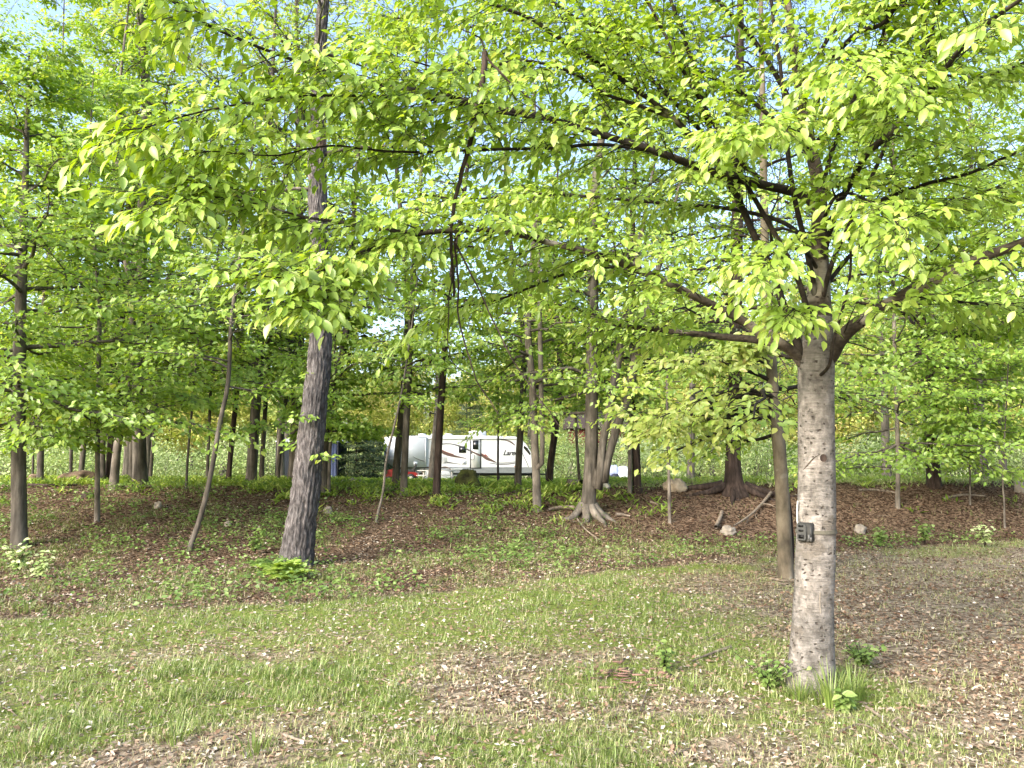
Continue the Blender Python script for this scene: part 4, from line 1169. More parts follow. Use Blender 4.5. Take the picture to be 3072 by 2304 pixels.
TY = 51.0
def trailer():
    sx = TY / FPX / 3.0                    # metres per source pixel at the trailer
    x0 = (1155 / 3 - 512) / FPX * TY
    gz = G(x0 + 4.8, TY) 
    def X(c): return (c - 218) / 3.95 * sx       # crop px -> metres from rear
    ztop = at(450, 436.5, TY)[2]; zb = at(450, 467.2, TY)[2]
    def Z(c): return ztop - gz + (235 - c) / (600 - 235) * (ztop - zb)
    white = plain('white_gelcoat', (0.60, 0.63, 0.66), 0.32, spec=0.4, var=0.04, scale=0.7)
    slide = plain('slide_white', (0.58, 0.61, 0.64), 0.4, spec=0.4, var=0.04, scale=0.7)
    grey = plain('grey_skirt', (0.17, 0.19, 0.205), 0.5, var=0.06)
    black = plain('black_trim', (0.015, 0.015, 0.017), 0.5)
    glass = plain('tinted_glass', (0.012, 0.014, 0.018), 0.08, spec=0.8, var=0.02)
    brown = plain('brown_graphic', (0.085, 0.05, 0.044), 0.4)
    dgr = plain('grey_graphic', (0.075, 0.075, 0.08), 0.4)
    red = plain('maroon_graphic', (0.22, 0.06, 0.05), 0.4)
    root = thing('travel_trailer', 'long white travel trailer with brown swoosh graphics parked beyond the trees', 'travel trailer', (x0, TY, gz), math.radians(-2.0))
    L = X(1990)
    Wd = 2.45
    zt, zs, zk = Z(235), Z(600), Z(668)
    prof = [(0.0, zs), (X(1940), zs), (X(1975), zs + 0.02)]
    for cx_, cz_ in ((1985, 590), (1982, 520), (1962, 455), (1930, 395), (1890, 330), (1850, 285), (1800, 250), (1750, 235)):
        prof.append((X(cx_), Z(cz_)))
    prof += [(X(1300), Z(222)), (X(700), Z(222)), (0.12, Z(236)), (0.0, Z(246))]
    extrude(MB(), prof, 0, Wd).build('body', white, root, False)
    # lower skirt
    sk = [(0.02, zk), (X(1935), zk), (X(1978), zk + 0.06), (X(1980), zs - 0.003), (0.02, zs - 0.003)]
    extrude(MB(), sk, 0.02, Wd - 0.02).build('skirt', grey, root, False)
    MB().box((X(1090), Wd / 2, zk - 0.09), (X(1950), Wd - 0.5, 0.16)).build('chassis', black, root, False)
    # slide-out at the rear half, standing proud
    so = MB().box((X(470), -0.13, (Z(250) + Z(598)) / 2), (X(718) - X(222), 0.26, Z(250) - Z(598)))
    s_o = so.build('slide_out', slide, root, False)
    MB().box((X(470), -0.135, Z(249) + 0.012), (X(718) - X(222), 0.25, 0.024)).build('roof_rail', white, s_o, False)
    for cx_ in (226, 712):
        MB().box((X(cx_), -0.275, (Z(250) + Z(598)) / 2), (0.05, 0.024, Z(262) - Z(592))).build('edge_trim', slide, s_o, False)
    m = MB(); m.box((X(378), -0.275, (Z(370) + Z(560)) / 2), (X(545) - X(318), 0.02, Z(370) - Z(560))); m.build('hatch', slide, s_o, False)
    # awning rail
    m = MB(); tubes(m, np.array([[(X(735), -0.06, Z(258)), (X(1780), -0.06, Z(258))]]), np.full((1, 2), 0.055), 8); m.build('awning_roll', white, root)
    # entry door
    dx0, dx1, dz0, dz1 = X(1230), X(1360), Z(612), Z(246)
    d = MB().box(((dx0 + dx1) / 2, -0.012, (dz0 + dz1) / 2), (dx1 - dx0 - 0.08, 0.024, dz1 - dz0 - 0.08)).build('door', white, root, False)
    m = MB()
    for bx in (((dx0 + 0.025), 0.05, dz1 - dz0), ((dx1 - 0.025), 0.05, dz1 - dz0)):
        m.box((bx[0], -0.018, (dz0 + dz1) / 2), (bx[1], 0.036, bx[2]))
    m.box(((dx0 + dx1) / 2, -0.0175, dz1 - 0.02), (dx1 - dx0 - 0.1, 0.035, 0.05)).box(((dx0 + dx1) / 2, -0.0175, dz0 + 0.02), (dx1 - dx0 - 0.1, 0.035, 0.04))
    m.build('door_frame', black, d, False)
    MB().box((X(1295), -0.03, (Z(280) + Z(390)) / 2), (X(1328) - X(1260), 0.03, Z(280) - Z(390))).build('door_window', glass, d, False)
    MB().box((X(1248), -0.035, Z(432)), (0.07, 0.03, 0.10)).build('door_handle', black, d, False)
    m = MB(); tubes(m, smooth_path(np.array([(X(1240), -0.05, Z(508)), (X(1262), -0.1, Z(512)), (X(1278), -0.1, Z(500)), (X(1278), -0.05, Z(450))]), 12)[None], np.full((1, 12), 0.014), 6)
    m.build('grab_handle', black, d)
    # side window
    w = MB().box((X(1140), -0.015, (Z(350) + Z(430)) / 2), (X(1182) - X(1098), 0.03, Z(350) - Z(430))).build('window', black, root, False)
    MB().box((X(1140), -0.034, (Z(350) + Z(430)) / 2), (X(1182) - X(1098) - 0.07, 0.012, Z(350) - Z(430) - 0.07)).build('pane', glass, w, False)
    # front cap window facing forward
    fw = MB()
    a = np.array([X(1965), Z(462)]); b = np.array([X(1868), Z(306)])
    nrm = np.array([b[1] - a[1], a[0] - b[0]]); nrm = nrm / np.linalg.norm(nrm) * 0.02
    for y0_, y1_ in ((0.12, Wd - 0.12),):
        q = [a + nrm, b + nrm]
        v = [(q[0][0], y0_, q[0][1]), (q[1][0], y0_, q[1][1]), (q[1][0], y1_, q[1][1]), (q[0][0], y1_, q[0][1])]
        v += [(x_ - 2 * nrm[0], y_, z_ - 2 * nrm[1]) for x_, y_, z_ in v]
        fw.add(v, [(0, 1, 2, 3), (0, 4, 5, 1), (3, 2, 6, 7), (1, 5, 6, 2), (0, 3, 7, 4)])
    fw.build('front_window', glass, root, False)
    m = strip(MB(), [(X(1868), Z(345)), (X(1905), Z(372)), (X(1945), Z(440))], [(X(1858), Z(372)), (X(1890), Z(410)), (X(1935), Z(462))], -0.006)
    m.build('side_glazing', glass, root, False)
    # graphics
    def gr(name, top, bot, mat_, y=-0.006, parent=root):
        T_ = smooth_path(np.array([(X(a_), Z(b_)) for a_, b_ in top] ), 18) if False else np.array([(X(a_), Z(b_)) for a_, b_ in top])
        B_ = np.array([(X(a_), Z(b_)) for a_, b_ in bot])
        def rs(p):
            q = np.column_stack([p, np.zeros(len(p))])
            return smooth_path(q, 20)[:, :2]
        strip(MB(), rs(T_), rs(B_), y).build(name, mat_, parent, False)
    gr('swoosh', [(880, 318), (1000, 318), (1120, 345), (1230, 395)], [(880, 334), (1000, 330), (1110, 362), (1222, 412)], dgr)
    gr('swoosh', [(1362, 440), (1410, 468), (1470, 498), (1540, 538)], [(1362, 470), (1420, 512), (1480, 532), (1536, 545)], brown)
    gr('swoosh', [(1362, 432), (1400, 452), (1412, 446), (1450, 478)], [(1362, 438), (1400, 463), (1430, 476), (1455, 486)], red, -0.009)
    gr('swoosh', [(1240, 396), (1280, 418), (1320, 436), (1352, 450)], [(1240, 416), (1280, 440), (1320, 460), (1352, 472)], brown, -0.028, d)
    gr('swoosh', [(880, 388), (920, 412), (1020, 448), (1190, 495)], [(880, 420), (930, 452), (1020, 478), (1186, 500)], brown)
    gr('swoosh', [(880, 372), (900, 392), (960, 420), (1040, 446)], [(880, 380), (905, 404), (965, 430), (1036, 453)], red, -0.009)
    gr('swoosh', [(1570, 268), (1660, 275), (1720, 298), (1765, 340)], [(1580, 276), (1660, 288), (1712, 315), (1755, 345)], brown)
    gr('swoosh', [(1450, 548), (1560, 558), (1680, 556), (1760, 545)], [(1455, 554), (1560, 569), (1680, 568), (1760, 556)], dgr)
    gr('swoosh', [(1500, 540), (1600, 546), (1700, 540), (1800, 528)], [(1500, 544), (1600, 551), (1700, 546), (1800, 534)], dgr, -0.009)
    gr('swoosh', [(900, 545), (970, 536), (1040, 550), (1120, 562)], [(905, 552), (970, 552), (1040, 560), (1120, 568)], dgr)
    gr('swoosh', [(730, 482), (760, 500), (820, 512), (880, 520)], [(732, 488), (765, 512), (820, 522), (880, 528)], dgr)
    gr('swoosh', [(235, 405), (265, 440), (300, 470), (345, 500)], [(235, 425), (265, 462), (300, 488), (345, 510)], brown, -0.266, s_o)
    gr('swoosh', [(300, 390), (310, 430), (330, 455), (360, 478)], [(292, 396), (302, 440), (326, 468), (356, 486)], dgr, -0.266, s_o)
    gr('swoosh', [(560, 470), (600, 492), (650, 512), (705, 528)], [(562, 476), (600, 500), (650, 522), (705, 536)], dgr, -0.266, s_o)
    # cap seam and lettering
    gr('cap_seam', [(1845, 420), (1870, 480), (1900, 540), (1922, 598)], [(1840, 424), (1863, 482), (1892, 543), (1914, 598)], dgr)
    cu = bpy.data.curves.new('lettering', 'FONT')
    cu.body = 'Laredo'
    cu.size = 1.15 * (Z(398) - Z(462)) * 1.15
    cu.shear = 0.35
    cu.extrude = 0.002
    cu.offset = 0.012
    cu.space_character = 0.92
    to = bpy.data.objects.new('lettering_curve', cu)
    COL.objects.link(to)
    bpy.context.view_layer.update()
    me = bpy.data.meshes.new_from_object(to.evaluated_get(bpy.context.evaluated_depsgraph_get()))
    bpy.data.objects.remove(to)
    me.materials.clear(); me.materials.append(plain('letter_grey', (0.03, 0.03, 0.032), 0.4))
    lo = link('lettering', me, root)
    lo.location = (X(1618), -0.008, Z(458)); lo.rotation_euler = (PI / 2, 0, 0)
    # vents and hatches
    m = MB()
    for kk in range(5):
        zc = Z(486 + kk * 15)
        m.box((X(925), -0.02, zc), (X(962) - X(890), 0.03, 0.03))
    m.build('louvre', plain('vent_grey', (0.45, 0.47, 0.48), 0.5), root, False)
    for cx_, cz_, wx_, wz_ in ((1160, 545, 56, 46), (595, 560, 44, 48)):
        proud = -0.262 if cx_ < 720 else 0
        p = root if cx_ > 720 else s_o
        o = MB().box((X(cx_), proud - 0.01, Z(cz_)), (X(218 + wx_), 0.02, (zt - zs) * wz_ / 365)).build('service_hatch', slide, p, False)
        MB().box((X(cx_), proud - 0.024, Z(cz_)), (X(218 + wx_) * 0.5, 0.01, (zt - zs) * wz_ / 365 * 0.5)).build('hatch_panel', plain('hatch_grey', (0.4, 0.42, 0.45), 0.4), o, False)
    # roof units
    m = MB(); m.box((X(1300), Wd / 2, Z(196)), (X(1400) - X(1200), 0.8, 0.28)).box((X(1300), Wd / 2, Z(170)), (X(1370) - X(1230), 0.6, 0.10))
    m.build('air_conditioner', white, root, False)
    for cx_ in (645, 795, 960):
        m = MB(); m.box((X(cx_), 0.7, Z(214)), (0.46, 0.46, 0.14)).box((X(cx_), 0.7, Z(202)), (0.30, 0.30, 0.06)); m.build('roof_vent', white, root, False)
    # step under the door, jacks, tongue
    m = MB(); m.box((X(1293), -0.25, zk - 0.08), (X(1345) - X(1240), 0.5, 0.05)).box((X(1293), -0.42, zk - 0.28), (X(1345) - X(1240), 0.28, 0.04))
    for q in (1245, 1342):
        m.box((X(q), -0.25, zk - 0.16), (0.03, 0.4, 0.20))
    m.build('door_step', black, root, False)
    # wheels with white covers
    arch = MB()
    for cx_ in (755, 935):
        wheel = MB()
        an = np.linspace(0, 2 * PI, 25)[:-1]
        r_ = 0.39
        for yy, rr in ((0.02, 0.9), (0.06, 1.0), (0.22, 1.0), (0.26, 0.9)):
            wheel.v.append(np.stack([X(cx_) + r_ * rr * np.cos(an), np.full(24, yy), r_ + r_ * rr * np.sin(an)], -1))
        ii = np.arange(4 * 24).reshape(4, 24)
        F = np.stack([ii[:-1], np.roll(ii[:-1], -1, 1), np.roll(ii[1:], -1, 1), ii[1:]], -1).reshape(-1, 4)
        V = np.concatenate(wheel.v); wheel = MB(); wheel.add(V, F)
        w = wheel.build('wheel', plain('tyre_rubber', (0.02, 0.02, 0.02), 0.85), root)
        cov = MB()
        V = np.concatenate([np.stack([X(cx_) + r_ * q * np.cos(an), np.full(24, yy), r_ + r_ * q * np.sin(an)], -1) for q, yy in ((1.0, 0.05), (0.98, -0.02), (0.8, -0.045), (0.02, -0.055))])
        cov.add(V, np.stack([ii[:-1], ii[1:], np.roll(ii[1:], -1, 1), np.roll(ii[:-1], -1, 1)], -1).reshape(-1, 4))
        cov.build('tyre_cover', plain('cover_white', (0.6, 0.61, 0.62), 0.6), w)
        P_ = np.stack([X(cx_) + 0.5 * np.cos(np.linspace(0.15, PI - 0.15, 14)), np.full(14, -0.02), r_ + 0.08 + 0.47 * np.sin(np.linspace(0.15, PI - 0.15, 14))], -1)
        m = MB(); tubes(m, P_[None], np.full((1, 14), 0.045), 6); m.build('wheel_arch', plain('arch_brown', (0.12, 0.09, 0.075), 0.5), root)
    m = MB(); tubes(m, np.array([[(X(640), -0.03, Z(622)), (X(1150), -0.03, Z(622))]]), np.full((1, 2), 0.03), 6); m.build('fender_strip', white, root)
    for cx_ in (300, 1560, 1940):
        m = MB(); tubes(m, np.array([[(X(cx_), 0.3, zk), (X(cx_) + 0.15, 0.3, 0.02)]]), np.full((1, 2), 0.04), 6)
        m.box((X(cx_) + 0.15, 0.3, 0.03), (0.25, 0.25, 0.05)); m.build('stabilizer_jack', black, root, False)
    m = MB(); tubes(m, np.array([[(X(1930), Wd * 0.3, zk - 0.08), (X(2130), Wd / 2, zk - 0.1)], [(X(1930), Wd * 0.7, zk - 0.08), (X(2130), Wd / 2, zk - 0.1)]]), np.full((2, 2), 0.05), 6)
    tubes(m, np.array([[(X(2120), Wd / 2, zk + 0.25), (X(2120), Wd / 2, 0.02)]]), np.full((1, 2), 0.04), 6)
    m.build('tow_tongue', black, root, False)
    # lamp markers
    for cx_ in (240, 1760):
        MB().box((X(cx_), -0.012 - (0.26 if cx_ < 700 else 0), Z(590)), (0.12, 0.02, 0.05)).build('marker_light', plain('amber', (0.5, 0.12, 0.02), 0.3), root if cx_ > 700 else s_o, False)
    return x0, gz
TX0, TGZ = trailer()

# ------------------------------------------------------------------ tent canopy
def tent():
    Y = 45.5
    xa, xb = (277 - 512) / FPX * Y, (338.5 - 512) / FPX * Y
    gz = G((xa + xb) / 2, Y)
    zt = at(300, 441, Y)[2] - gz
    zp = at(300, 433, Y)[2] - gz
    w = xb - xa
    root = thing('canopy_tent', 'dark-walled canopy tent with white top behind the big trunk', 'tent', (xa, Y, gz))
    wall = plain('charcoal_fabric', (0.011, 0.016, 0.026), 0.85, scale=2.0)
    blue = plain('blue_fabric', (0.03, 0.045, 0.11), 0.8, scale=2.0)
    white = plain('pale_canopy', (0.42, 0.45, 0.50), 0.6, scale=2.0, var=0.04)
    metal = plain('tent_pole', (0.012, 0.013, 0.016), 0.6)
    D = 3.0
    def drape(p0, p1, n, z0, z1, amp):
        t = np.linspace(0, 1, n)
        q = np.array(p0)[None] * (1 - t[:, None]) + np.array(p1)[None] * t[:, None]
        nn = unit(np.array([p1[1] - p0[1], -(p1[0] - p0[0])]))
        rows = []
        for s in np.linspace(0, 1, 5):
            of = amp * (np.sin(t * 23 + s) * 0.6 + np.sin(t * 47) * 0.4) * (1 - 0.5 * s) - 0.08 * np.sin(PI * s)
            rows.append(np.column_stack([q[:, :2] + nn[None] * of[:, None], np.full(n, z0 + (z1 - z0) * s)]))
        V = np.concatenate(rows)
        i = np.arange(5 * n).reshape(5, n)
        F = np.stack([i[:-1, :-1], i[:-1, 1:], i[1:, 1:], i[1:, :-1]], -1).reshape(-1, 4)
        m = MB(); m.add(V, F); return m
    drape((0.05, 0.05), (w - 0.75, 0.05), 40, 0.04, zt, 0.05).build('front_wall', wall, root)
    drape((w - 0.72, 0.03), (w - 0.05, 0.03), 16, 0.02, zt, 0.04).build('blue_panel', blue, root)
    drape((0.05, D), (0.05, 0.05), 30, 0.04, zt, 0.05).build('side_wall', wall, root)
    drape((w - 0.05, 0.05), (w - 0.05, D), 30, 0.04, zt, 0.05).build('side_wall', wall, root)
    m = MB()
    o = 0.06
    c = [(-o, -o, zt), (w + o, -o, zt), (w + o, D + o, zt), (-o, D + o, zt)]
    c2 = [(a, b, z - 0.06) for a, b, z in c]
    m.add(c + c2 + [(w / 2, D / 2, zp + 0.1)], [(0, 1, 8), (1, 2, 8), (2, 3, 8), (3, 0, 8)])
    m.add(c + c2, [(4, 5, 1, 0), (5, 6, 2, 1), (6, 7, 3, 2), (7, 4, 0, 3)])
    m.build('roof', white, root, False)
    for a, b in ((0, 0), (w, 0), (w, D), (0, D)):
        MB().box((a, b, zt / 2), (0.05, 0.05, zt)).build('pole', metal, root, False)
tent()

# ------------------------------------------------------------------ riding mower
def lathe_wheel(mb, c, r, w, axis='y', n=18):
    an = np.linspace(0, 2 * PI, n + 1)[:-1]
    prof = [(0.02, -w / 2), (0.55, -w / 2), (0.9, -w / 2), (1.0, -w * 0.3), (1.0, w * 0.3), (0.9, w / 2), (0.55, w / 2), (0.02, w / 2)]
    V = np.concatenate([np.stack([c[0] + r * q * np.cos(an), np.full(n, c[1] + yy), c[2] + r * q * np.sin(an)], -1) for q, yy in prof])
    ii = np.arange(len(prof) * n).reshape(len(prof), n)
    mb.add(V, np.stack([ii[:-1], np.roll(ii[:-1], -1, 1), np.roll(ii[1:], -1, 1), ii[1:]], -1).reshape(-1, 4))
    return mb

def mower():
    Y = 47.5
    xa = (385.5 - 512) / FPX * Y
    gz = G(xa + 1, Y)
    red = plain('red_paint', (0.20, 0.008, 0.012), 0.3, spec=0.5)
    black = plain('mower_black', (0.02, 0.02, 0.02), 0.6)
    root = thing('riding_mower', 'red riding mower with black seat beside the trailer rear', 'lawn mower', (xa, Y, gz))
    hood = [(0.0, 0.36), (0.72, 0.36), (0.78, 0.55), (0.76, 0.82), (0.55, 0.86), (0.12, 0.74), (0.02, 0.60)]
    extrude(MB(), hood, -0.26, 0.26).build('hood', red, root, False)
    extrude(MB(), [(0.74, 0.26), (1.95, 0.26), (1.98, 0.36), (0.74, 0.38)], -0.36, 0.36).build('chassis', black, root, False)
    extrude(MB(), [(1.15, 0.40), (2.0, 0.40), (2.02, 0.56), (1.85, 0.66), (1.30, 0.66), (1.16, 0.55)], -0.48, 0.48).build('fender', red, root, False)
    s = extrude(MB(), [(1.32, 0.67), (1.78, 0.67), (1.92, 1.10), (1.84, 1.14), (1.70, 0.80), (1.34, 0.78)], -0.24, 0.24).build('seat', black, root, False)
    m = MB(); tubes(m, np.array([[(0.82, 0, 0.7), (1.05, 0, 1.02)]]), np.full((1, 2), 0.025), 8)
    an = np.linspace(0, 2 * PI, 17)
    ringp = np.stack([1.05 + 0.10 * np.cos(an), 0.17 * np.sin(an), 1.03 + 0.12 * np.cos(an)], -1)
    tubes(m, ringp[None], np.full((1, 17), 0.016), 6); m.build('steering_wheel', black, root)
    for x, r, w in ((0.28, 0.20, 0.16), (1.62, 0.28, 0.24)):
        for y in (-0.42, 0.42):
            wh = lathe_wheel(MB(), (x, y, r), r, w).build('wheel', black, root)
            lathe_wheel(MB(), (x, y, r), r * 0.5, w + 0.02, n=12).build('rim', plain('rim_cream', (0.6, 0.58, 0.5), 0.5), wh)
    extrude(MB(), [(0.62, 0.12), (1.28, 0.12), (1.30, 0.24), (0.60, 0.24)], -0.58, 0.58).build('cutting_deck', red, root, False)
    for y in (-0.18, 0.18):
        MB().box((0.0, y, 0.58), (0.03, 0.14, 0.09)).build('headlight', plain('lamp_lens', (0.7, 0.7, 0.65), 0.2), root, False)
mower()

# ------------------------------------------------------------------ picnic table
def picnic_table():
    Y = 46.5
    xa, xb = (418 - 512) / FPX * Y, (459 - 512) / FPX * Y
    gz = G((xa + xb) / 2, Y)
    w = xb - xa
    wood = plain('pale_grey_planks', (0.52, 0.50, 0.47), 0.85, scale=14)
    root = thing('picnic_table', 'low weathered picnic table in front of the trailer wheels', 'picnic table', ((xa + xb) / 2, Y, gz), math.radians(3))
    for k in range(5):
        MB().box((0, -0.32 + k * 0.16, 0.72), (w, 0.145, 0.04)).build('top_plank', wood, root, False)
    for y in (-0.72, 0.72):
        for k in (-1, 1):
            MB().box((0, y + k * 0.075, 0.44), (w, 0.14, 0.04)).build('bench_plank', wood, root, False)
    for x in (-w * 0.34, w * 0.34):
        for s in (-1, 1):
            m = MB(); tubes(m, np.array([[(x, s * 0.18, 0.70), (x, s * 0.62, 0.0)]]), np.full((1, 2), 0.05), 4); m.build('leg', wood, root, False)
        MB().box((x + 0.06, 0, 0.40), (0.04, 1.6, 0.08)).build('crossbar', wood, root, False)
picnic_table()

# ------------------------------------------------------------------ covered heap
def blob(mb, c, s, seed, n=14, amp=0.25, rot=0.0, flat=0.25, freq=1.7, facet=0.0):
    th = np.linspace(0, PI, n)
    ph = np.linspace(0, 2 * PI, 2 * n + 1)[:-1]
    T_, P_ = np.meshgrid(th, ph, indexing='ij')
    d = np.stack([np.sin(T_) * np.cos(P_), np.sin(T_) * np.sin(P_), np.cos(T_)], -1)
    r = 1 + amp * 2 * (fbm(d[..., 0] * freq + seed, d[..., 1] * freq, d[..., 2] * freq + 5, seed, 4) - 0.5)
    v = d * r[..., None]
    v[..., 2] = np.where(v[..., 2] < -flat, -flat, v[..., 2])
    v = v * np.array(s)
    cr, sr = math.cos(rot), math.sin(rot)
    v = np.stack([v[..., 0] * cr - v[..., 1] * sr, v[..., 0] * sr + v[..., 1] * cr, v[..., 2]], -1) + np.array(c)
    i = np.arange(n * 2 * n).reshape(n, 2 * n)
    F = np.stack([i[:-1], i[1:], np.roll(i[1:], -1, 1), np.roll(i[:-1], -1, 1)], -1).reshape(-1, 4)
    mb.add(v.reshape(-1, 3), F)
    return mb

def heap():
    Y = 42.0
    x = (618 - 512) / FPX * Y
    gz = G(x, Y)
    root = thing('covered_heap', 'pale blue and white tarp bundled over gear beyond the three-stemmed tree', 'tarp', (x, Y, gz))
    blob(MB(), (0.12, 0, 0.28), (0.52, 0.4, 0.62), 5, 18, 0.3, flat=0.45).build('white_tarp', plain('white_tarp', (0.62, 0.68, 0.72), 0.5), root)
    blob(MB(), (-0.25, -0.10, 0.62), (0.26, 0.22, 0.36), 8, 14, 0.35, flat=0.8).build('blue_bundle', plain('blue_tarp', (0.36, 0.42, 0.66), 0.5), root)
    blob(MB(), (-0.22, -0.28, 0.2), (0.30, 0.20, 0.30), 11, 14, 0.25, flat=0.6).build('dark_bag', plain('navy_bag', (0.02, 0.025, 0.05), 0.6), root)
heap()

# ------------------------------------------------------------------ boulders, stones, logs
def rock(px, py, wpx, hpx, mat_, label, seed, far=34, depth=0.8, name='boulder', rz=0.0):
    b = hit(px, py, far)
    w = wpx * b[1] / FPX / 2
    h = hpx * b[1] / FPX
    o = blob(MB(), (0, 0, h * 0.25), (w, w * depth, h * 0.75), seed, 24, 0.42, rz, 0.55, 2.4).build(name, mat_)
    o.location = b
    return tag(o, label, 'rock', 'rocks lying about the woods')
rock(468, 489, 25, 19, moss_m, 'dark mossy boulder in the ferns before the trailer', 3)
rock(76, 484, 37, 13, tanrock_m, 'long low brown boulder among the left trunks', 4)
rock(35, 485, 22, 10, tanrock_m, 'smaller brown boulder near the left edge, partly behind trunks', 6)
rock(675, 491, 22, 12, plain('tan_rock', (0.42, 0.36, 0.27), 0.9, scale=5, bump=0.5, var_col=(0.2, 0.16, 0.12)), 'tan rounded boulder on the bright grass before the dark evergreen', 7)
rock(728, 534, 15, 8, palerock_m, 'pale angular stone at the foot of the bank below the dark evergreen', 9, name='stone')
rock(860, 533, 12, 8, palerock_m, 'pale lumpy stone low on the right bank', 12, name='stone')
rock(328, 514, 9, 7, palerock_m, 'small pale stone on the slope right of the big trunk', 13, name='stone')
rock(158, 508, 8, 6, rock_m, 'small grey stone in the leaves below the left clump', 14, name='stone')
rock(228, 526, 7, 5, rock_m, 'small grey stone right of the bent grey tree', 15, name='stone')
rock(88, 498, 13, 6, dark_m, 'blackened stump-like lump beside the slender pale trunk', 16, name='stone')
rock(352, 487, 30, 8, rock_m, 'low grey stone heap behind the pale stick-thin sapling', 17)
rock(605, 489, 10, 10, plain('stone_light', (0.5, 0.5, 0.45), 0.9, bump=0.4, var_col=(.25, .25, .22)), 'small light boulder behind the three-stemmed tree', 18)
rock(1020, 492, 10, 10, palerock_m, 'white stone on the bank crest at the right edge', 19, name='stone')
rock(213, 481, 24, 7, rock_m, 'flat grey slab among ferns behind the bent grey tree', 21)

def log(pts, w0, w1, label, mat_=wood_m, name='fallen_branch', twigs=(), lift=0.02, sides=8, cat='branch'):
    P = []
    for k, (a, b) in enumerate(pts):
        h = hit(a, b, 30)
        wpx = w0 + (w1 - w0) * k / max(1, len(pts) - 1)
        P.append(np.append(h + [0, 0, lift], max(0.004, wpx * h[1] / FPX / 2)))
    P = np.array(P)
    o = P[0, :3].copy()
    S = smooth_path(P, 6 * len(pts))
    root = thing(name, label, cat, o, 0, 'dead branches and logs on the forest floor')
    m = MB(); tubes(m, (S[:, :3] - o)[None], np.maximum(S[:, 3], 0.003)[None], sides); m.build('wood', mat_, root)
    for (t, a, b, dz) in twigs:
        s = S[int(t * (len(S) - 1))]
        e = at(a, b, s[1] - 0.05)
        q = smooth_path(np.array([s[:3], (s[:3] + e) / 2 + [0, 0, dz], e]), 8)
        m = MB(); tubes(m, (q - o)[None], np.linspace(s[3] * 0.6, 0.004, 8)[None], 5); m.build('twig', mat_, root)
    return root
log([(28, 487.5), (50, 488), (77, 487.5)], 3, 2, 'dark straight log lying before the brown boulders', dark_m, 'fallen_log', cat='log', lift=.06)
log([(120, 489), (138, 490), (154, 489)], 3, 2.5, 'dark log at the foot of the hollow-footed tree', dark_m, 'fallen_log', cat='log', lift=.06)
log([(567, 489), (574, 489.5), (582, 490)], 11, 10, 'short thick grey log section in the grass near the trailer nose', wood_m, 'fallen_log', cat='log', lift=0.12, sides=14)
log([(858, 491.5), (878, 491), (897, 494)], 3, 1.5, 'bleached root along the right bank crest behind the near trunk', wood_m)
log([(943, 500), (963, 496), (985, 497)], 3, 2, 'bleached branch on the right bank below the dark thick trunk', wood_m)
log([(734, 532), (748, 523), (760, 512), (771, 498)], 1.6, 3.2, 'bare forked dead branch propped on the bank by the slender grey tree', wood_m, twigs=((0.5, 762, 535, .05), (0.35, 744, 540, .0), (0.7, 779, 510, .05)), lift=0.12)
log([(716, 531), (720, 522), (722, 516)], 4, 3.5, 'pale broken root end sticking out below the dark evergreen', wood_m, lift=0.08)
log([(548, 512), (562, 510), (575, 510), (583, 507)], 3, 6, 'pale surface root running left from the three-stemmed tree', wood_m, name='surface_root', cat='root', lift=0.05)
log([(616, 517), (622, 517), (630, 518)], 4, 2, 'short pale root right of the three-stemmed tree', wood_m, name='surface_root', cat='root', lift=0.04)
log([(650, 503), (660, 505), (669, 505)], 2, 1.5, 'thin stick on the bank touching the pale slim sapling', wood_m)
log([(575, 517), (585, 530), (600, 542)], 2, 1.5, 'thin stick sliding down the slope below the three-stemmed tree', wood_m)
log([(692, 664), (712, 656), (731, 650)], 1.5, 3.5, 'grey stick lying in the grass left of the near trunk', wood_m, twigs=((0.5, 716, 668, .02),))
log([(866, 710), (882, 722), (896, 732), (910, 745)], 3, 2.5, 'pale forked stick on the ground right of the near trunk', wood_m, twigs=((0.4, 884, 744, .03), (0.6, 905, 722, .03)))
log([(838, 736), (860, 728), (880, 738), (905, 760)], 2.5, 2, 'thin bent stick crossing the dirt at the lower right', wood_m, twigs=((0.35, 872, 750, .02),))
log([(770, 580), (782, 582), (796, 583)], 1.6, 1.2, 'thin stick at the foot of the slender grey tree', wood_m)
log([(640, 715), (646, 698), (650, 690)], 2, 1, 'short bleached stalk standing in the foreground grass', wood_m)
log([(283, 738), (300, 744), (318, 747)], 3, 2, 'bleached stick in the leaves at the bottom of the lawn', wood_m)

# reddish rotten wood chips
def chips():
    c = hit(627, 679)
    root = thing('wood_chips', 'patch of reddish rotten wood chips in the lawn', 'wood chips', c)
    m = plain('rotten_wood', (0.25, 0.155, 0.12), 0.9, scale=12, var_col=(0.09, 0.05, 0.042))
    g = np.random.default_rng(4)
    for k in range(46):
        a = g.normal(0, 1, 2) * np.array([0.22, 0.13])
        x, y = c[0] + a[0], c[1] + a[1]
        an = g.normal(0.1, 0.5)
        R_ = np.array([[math.cos(an), -math.sin(an), 0], [math.sin(an), math.cos(an), 0], [0, 0, 1]]) @ np.array([[1, 0, 0], [0, math.cos(.3), -.3], [0, .3, math.cos(.3)]])
        MB().box((a[0], a[1], G(x, y) - c[2] + 0.015 + 0.02 * g.random()), (g.uniform(.04, .13), g.uniform(.006, .018), g.uniform(.004, .010)), R_).build('chip', m, root, False)
chips()

